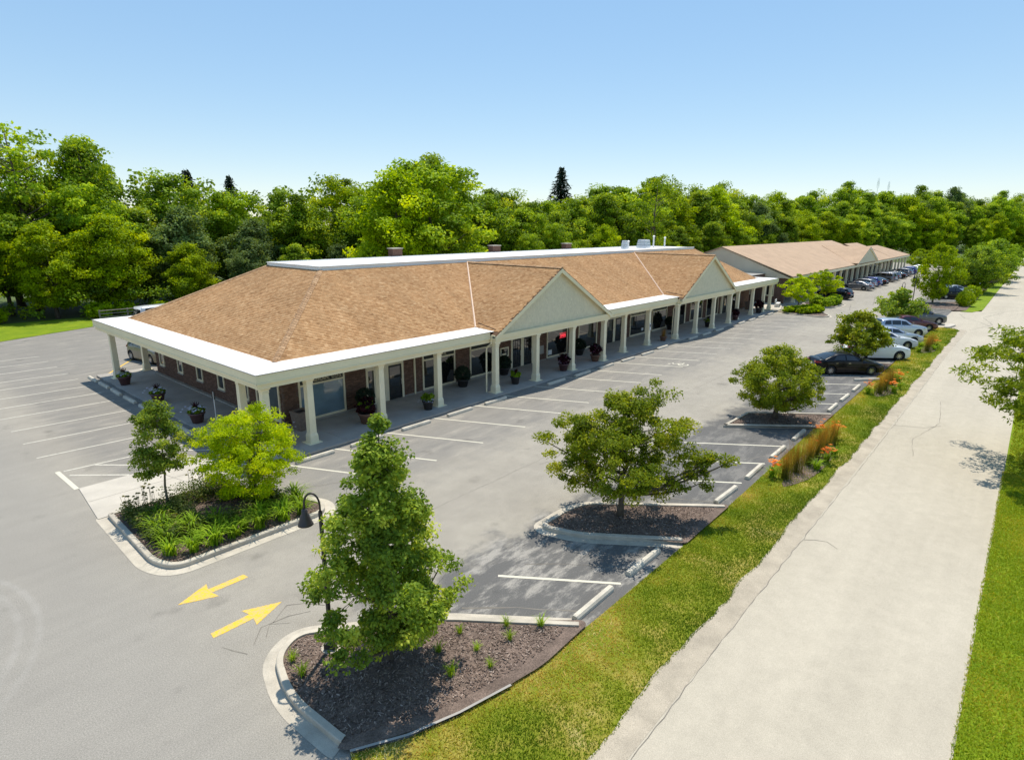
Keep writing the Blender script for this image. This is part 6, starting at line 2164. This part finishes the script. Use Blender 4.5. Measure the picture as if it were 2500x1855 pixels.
def lamp_meshes():
    po = MB(); po.lathe([(0.075, 0.25), (0.06, 0.4), (0.048, 3.7), (0.04, 3.72)], 10)
    ar = MB()
    pts = [(0, 0, 3.7)] + [(0.18 - 0.18 * math.cos(a), 0, 3.86 + 0.3 * math.sin(a)) for a in np.linspace(0.0, math.pi, 14)] + [(0.36, 0, 3.74)]
    ar.tube(pts, 0.024, 8)
    sh = MB(); sh.lathe([(0.03, 0.16), (0.065, 0.13), (0.072, 0.04), (0.10, -0.01), (0.11, -0.05), (0.165, -0.21), (0.18, -0.24), (0.165, -0.235), (0.09, -0.04), (0.0, -0.04)], 20, 0.36, 0, 3.62)
    bs = MB(); bs.lathe([(0.25, 0.0), (0.25, 0.1), (0.0, 0.121)], 18)
    bp = MB(); bp.box(-0.14, 0.14, -0.14, 0.14, 0.122, 0.26)
    return [('pole', po.mesh('pole', M['lamp_black'], True)), ('arm', ar.mesh('arm', M['lamp_black'], True)), ('lamp_shade', sh.mesh('lamp_shade', M['lamp_shade'], True)), ('footing', bs.mesh('footing', M['kerb'])), ('base_plate', bp.mesh('base_plate', M['lamp_black']))]


LMP = lamp_meshes()
for x, y, rz, lb in ((-5.18, -13.02, 2.29, 'bronze gooseneck lamp post rising through the near narrow maple'), (67.4, -13.6, 2.5, 'bronze gooseneck lamp post between the low maple and the far aisle'), (86.0, -12.2, 2.5, 'lamp post mostly hidden by the large light green tree')):
    t = thing('lamp_post', lb, 'lamp post', (x, y, 0.02), rz, 'gooseneck lamp posts')
    for nm, me in LMP: link(nm, me, t)

# ------------------------------------------------------------------ planters along the walk
M['terracotta'] = basic('brown_planter', (0.20, 0.11, 0.075), 0.75, 0.15, 3, world=False)
M['darkpot'] = basic('dark_planter', (0.05, 0.045, 0.045), 0.6, 0.2, 3, world=False)
M['maroonpot'] = basic('maroon_planter', (0.11, 0.055, 0.055), 0.6, 0.2, 3, world=False)
M['soil'] = basic('potting_soil', (0.03, 0.022, 0.016), 0.95, 0.3, 8, world=False)
POT = {}
for key, mt, r0, r1, h in (('terracotta', 'terracotta', 0.24, 0.37, 0.5), ('darkpot', 'darkpot', 0.22, 0.31, 0.5), ('maroonpot', 'maroonpot', 0.24, 0.36, 0.52)):
    a = MB(); a.lathe([(0, 0), (r0, 0.0), (r1 * 0.96, h * 0.86), (r1 + 0.03, h * 0.87), (r1 + 0.03, h), (r1 - 0.03, h), (r1 - 0.05, h - 0.06)], 18)
    b = MB(); b.lathe([(r1 - 0.04, h - 0.05), (0, h - 0.03)], 18)
    POT[key] = (a.mesh('pot', M[mt], True), b.mesh('soil', M['soil']), h)
V, F, T = blades(np.random.default_rng(500), 26, 0.55, 0.32, 0.05, 0.45, 0.03); SPIKE = mesh_np('spike_leaves', V, F, M['burgundy'], T)
V, F, T = flowers(np.random.default_rng(501), 60, 0.02, 0.2, 0.06, 0.06); WFL = mesh_np('flowers', V, F, M['whiteflower'], T)
V, F, T = flowers(np.random.default_rng(502), 70, 0.1, 0.19, 0.06, 0.1); PFL = mesh_np('flowers', V, F, M['pink'], T)
FOL = shrub_mesh(503, 0.34, 0.2, 60, M['leaf_dark'], 0.08, 0.05, 0.4)
FOLB = shrub_mesh(504, 0.36, 0.28, 70, M['burgundy'], 0.08, 0.05, 0.4)
EVG = shrub_mesh(505, 0.44, 0.5, 170, M['needle'], 0.09, 0.05, 0.75)
V, F, T = blades(np.random.default_rng(506), 130, 0.75, 0.3, 0.012, 0.2, 0.09, 4, (0.7, 0.15)); DRYG = mesh_np('stalks', V, F, M['reed'], T)


def planter(pot, x, y, parts, label, s=1.0):
    t = thing('flower_planter', label, 'planter', (x, y, 0.132), x * 1.3, 'planters along the shop walk')
    t.scale = (s,) * 3
    a, b, h = POT[pot]
    p = link('pot', a, t); link('soil', b, p)
    for nm, me, dz, sc in parts: link(nm, me, t, loc=(0, 0, h - 0.06 + dz), scale=(sc,) * 3)
    return t


spk = [('spike_leaves', SPIKE, 0.05, 1.1), ('foliage', FOL, -0.08, 1.1), ('flowers', WFL, 0.22, 1.15)]
planter('maroonpot', -0.26, 18.2, spk, 'burgundy spike planter on the side walk nearest the rear corner', 1.05)
planter('maroonpot', -0.3, 12.4, spk, 'burgundy spike planter in the middle of the side walk', 1.05)
planter('maroonpot', -0.3, 7.0, spk, 'burgundy spike planter on the side walk nearest the front corner', 1.05)
planter('terracotta', 1.1, 0.9, [('foliage', FOL, 0, 1.2), ('flowers', WFL, 0.2, 1.2)], 'planter with white flowers between the corner columns', 0.9)
planter('terracotta', 5.5, 0.45, [('foliage', FOLB, 0, 1.35), ('foliage', FOL, 0.2, 1.1)], 'wide terracotta planter with bronze foliage beside the second front column', 1.15)
planter('darkpot', 9.2, -0.1, [('foliage', FOL, 0.05, 1.1), ('flowers', WFL, 0.05, 0.9)], 'dark planter with pale flowers beside the third front column')
planter('darkpot', 16.65, -0.1, [('spike_leaves', SPIKE, 0.1, 1.0), ('foliage', FOL, 0, 1.1)], 'dark leafy planter under the first pediment near the double doors')
planter('maroonpot', 21.7, -0.25, [('foliage', FOLB, 0.0, 1.3), ('flowers', PFL, 0.1, 1.1)], 'maroon planter with pink and white petunias under the first pediment')
planter('terracotta', 25.8, -0.2, [('foliage', FOLB, 0.1, 1.4), ('flowers', PFL, 0.25, 1.3)], 'planter of pink petunias at the far column of the first pediment')
planter('terracotta', 36.9, -0.15, [('stalks', DRYG, 0, 1.1)], 'planter of brown dry grass between the pediments', 0.85)
planter('darkpot', 47.0, 0.1, [('spike_leaves', SPIKE, 0.15, 1.2), ('foliage', FOL, 0, 1.2), ('flowers', WFL, 0.15, 1.0)], 'dark planter with spike and white flowers under the second pediment')
planter('maroonpot', 53.6, -0.2, [('foliage', FOLB, 0.05, 1.3), ('flowers', PFL, 0.1, 1.0)], 'planter beyond the second pediment with purple flowers')
planter('darkpot', 60.9, -0.2, [('spike_leaves', SPIKE, 0.2, 1.4), ('foliage', FOLB, 0.05, 1.4)], 'last dark leafy planter at the far end of the walk', 1.2)
for x, y, lb in ((6.6, 2.1, 'round dark evergreen in a tub beside the blue-grey window'), (13.9, 1.95, 'round dark evergreen in a tub between the second and third shop windows'), (18.0, 2.1, 'round dark evergreen in a tub below the notice case'),
                 (26.9, 2.0, 'round dark evergreen in a tub beside the window with the neon sign'), (42.9, 2.2, 'round dark evergreen in a tub past the seventh shop window')):
    t = thing('evergreen_tub', lb, 'planter', (x, y, 0.132), x, 'evergreens in tubs against the wall')
    a, b, h = POT['darkpot']
    p = link('tub', a, t, scale=(1.25, 1.25, 1.0)); link('soil', b, p)
    link('foliage', EVG, t, loc=(0, 0, 0.36), scale=(1.15, 1.15, 0.95))
# square litter bin at the corner, another at the far end
for x, y, rz, lb in ((2.75, 2.05, 0.1, 'square brown litter bin at the brick building corner'), (63.3, 1.9, 0.0, 'square litter bin under the far end of the canopy')):
    t = thing('litter_bin', lb, 'bin', (x, y, 0.132), rz)
    a = MB(); a.frust(0, 0, 0, 0.88, 0.30, 0.37); a.mesh
    link('body', a.mesh('body', M['bin']) if 'bin' in M else a.mesh('body', M.setdefault('bin', basic('aggregate_bin', (0.20, 0.15, 0.12), 0.9, 0.2, 8, bmp=0.3, bscale=60, world=False))), t)
    b = MB()
    for q in ((-0.4, 0.4, -0.4, -0.28), (-0.4, 0.4, 0.28, 0.4), (-0.4, -0.28, -0.279, 0.279), (0.28, 0.4, -0.279, 0.279)): b.box(*q, 0.881, 0.97)
    link('rim', b.mesh('rim', M['bin']), t)
    c = MB(); c.box(-0.279, 0.279, -0.279, 0.279, 0.882, 0.9); link('opening', c.mesh('opening', M['rubber']), t)
# slim sign post on the side walk, accessible-parking sign on a column, sandwich stand
t = thing('sign_post', 'thin grey sign post standing on the side walk', 'sign', (0.2, 5.9, 0.132))
a = MB(); a.tube([(0, 0, 0), (0, 0, 1.75)], 0.025, 8); link('post', a.mesh('post', M['galv']), t)
a = MB(); a.box(-0.012, 0.012, -0.15, 0.15, 1.35, 1.75); a.box(-0.03, 0.03, -0.05, 0.05, 0, 0.02); link('plate', a.mesh('plate', M['rubber']), t)
t = thing('accessible_parking_sign', 'small white parking sign fixed to the column between the pediments', 'sign', (34.22, -0.2, 1.75))
a = MB(); a.box(-0.11, 0.11, -0.015, 0.0, -0.3, 0.3); link('plate', a.mesh('plate', M['membrane']), t)
a = MB(); a.box(-0.07, 0.07, -0.02, -0.0155, -0.02, 0.2); link('symbol', a.mesh('symbol', M['rubber']), t)
t = thing('display_stand', 'black metal display stand on the walk below the second pediment', 'stand', (40.9, 0.9, 0.132))
a = MB(); a.tube([(0, 0, 0.05), (0, 0, 1.5)], 0.03, 6); a.box(-0.35, 0.35, -0.03, 0.03, 1.5, 2.3); link('frame', a.mesh('frame', M['rubber']), t)
a = MB(); a.box(-0.4, 0.4, -0.3, 0.3, 0, 0.05); link('foot', a.mesh('foot', M['rubber']), t)

# ------------------------------------------------------------------ rear fence and picnic bench
FEN = thing('rail_fence', 'weathered rail fence along the back lot below the wood', 'fence', (7, 49.2, 0))
M['railwood'] = basic('grey_rail_wood', (0.22, 0.19, 0.165), 0.85, 0.25, 3)
for i in range(9):
    x = 6.8 + i * 2.6
    a = MB(); a.box(x - 0.07, x + 0.07, 49.5 - 0.06 - i * 0.1, 49.5 + 0.08 - i * 0.1, 0, 1.2); a.build('post', M['railwood'], FEN)
for i in range(8):
    x = 6.8 + i * 2.6
    for z in (0.45, 0.8, 1.12):
        a = MB(); a.tube([(x, 49.42 - i * 0.1, z), (x + 2.6, 49.32 - i * 0.1, z)], 0.055, 6); a.build('rail', M['railwood'], FEN)
t = thing('bench', 'grey metal bench on the sunlit plaza beside the hosta bed', 'bench', (69.0, 0.2, 0.11), 0.2)
for nm, bx in (('seat', (-0.9, 0.9, -0.25, 0.25, 0.42, 0.46)), ('backrest', (-0.9, 0.9, 0.25, 0.3, 0.55, 0.9)), ('leg', (-0.8, -0.74, -0.25, 0.3, 0, 0.42)), ('leg', (0.74, 0.8, -0.25, 0.3, 0, 0.42))):
    a = MB(); a.box(*bx); link(nm, a.mesh(nm, M['galv']), t)
# two far antenna masts above the wood
for u, x, y, h, lb in ((0, 270, 29.0, 29.0, 'thin antenna mast with crossbars above the far wood'), (1, 290, 28.8, 28.8, 'fainter second antenna mast above the far wood')):
    t = thing('antenna_mast', lb, 'mast', (x, y, 0))
    a = MB(); a.tube([(0, 0, 0), (0, 0, h)], [0.09, 0.05], 5); link('pole', a.mesh('pole', M['galv']), t)
    for z, w in ((h - 1.5, 1.4), (h - 2.8, 1.8)):
        a = MB(); a.tube([(-w, 0, z), (w, 0, z)], 0.04, 4); a.tube([(-w, 0, z - 1), (-w, 0, z + 1.2)], 0.035, 4); a.tube([(w, 0, z - 1), (w, 0, z + 1.2)], 0.035, 4); link('crossbar', a.mesh('crossbar', M['galv']), t)
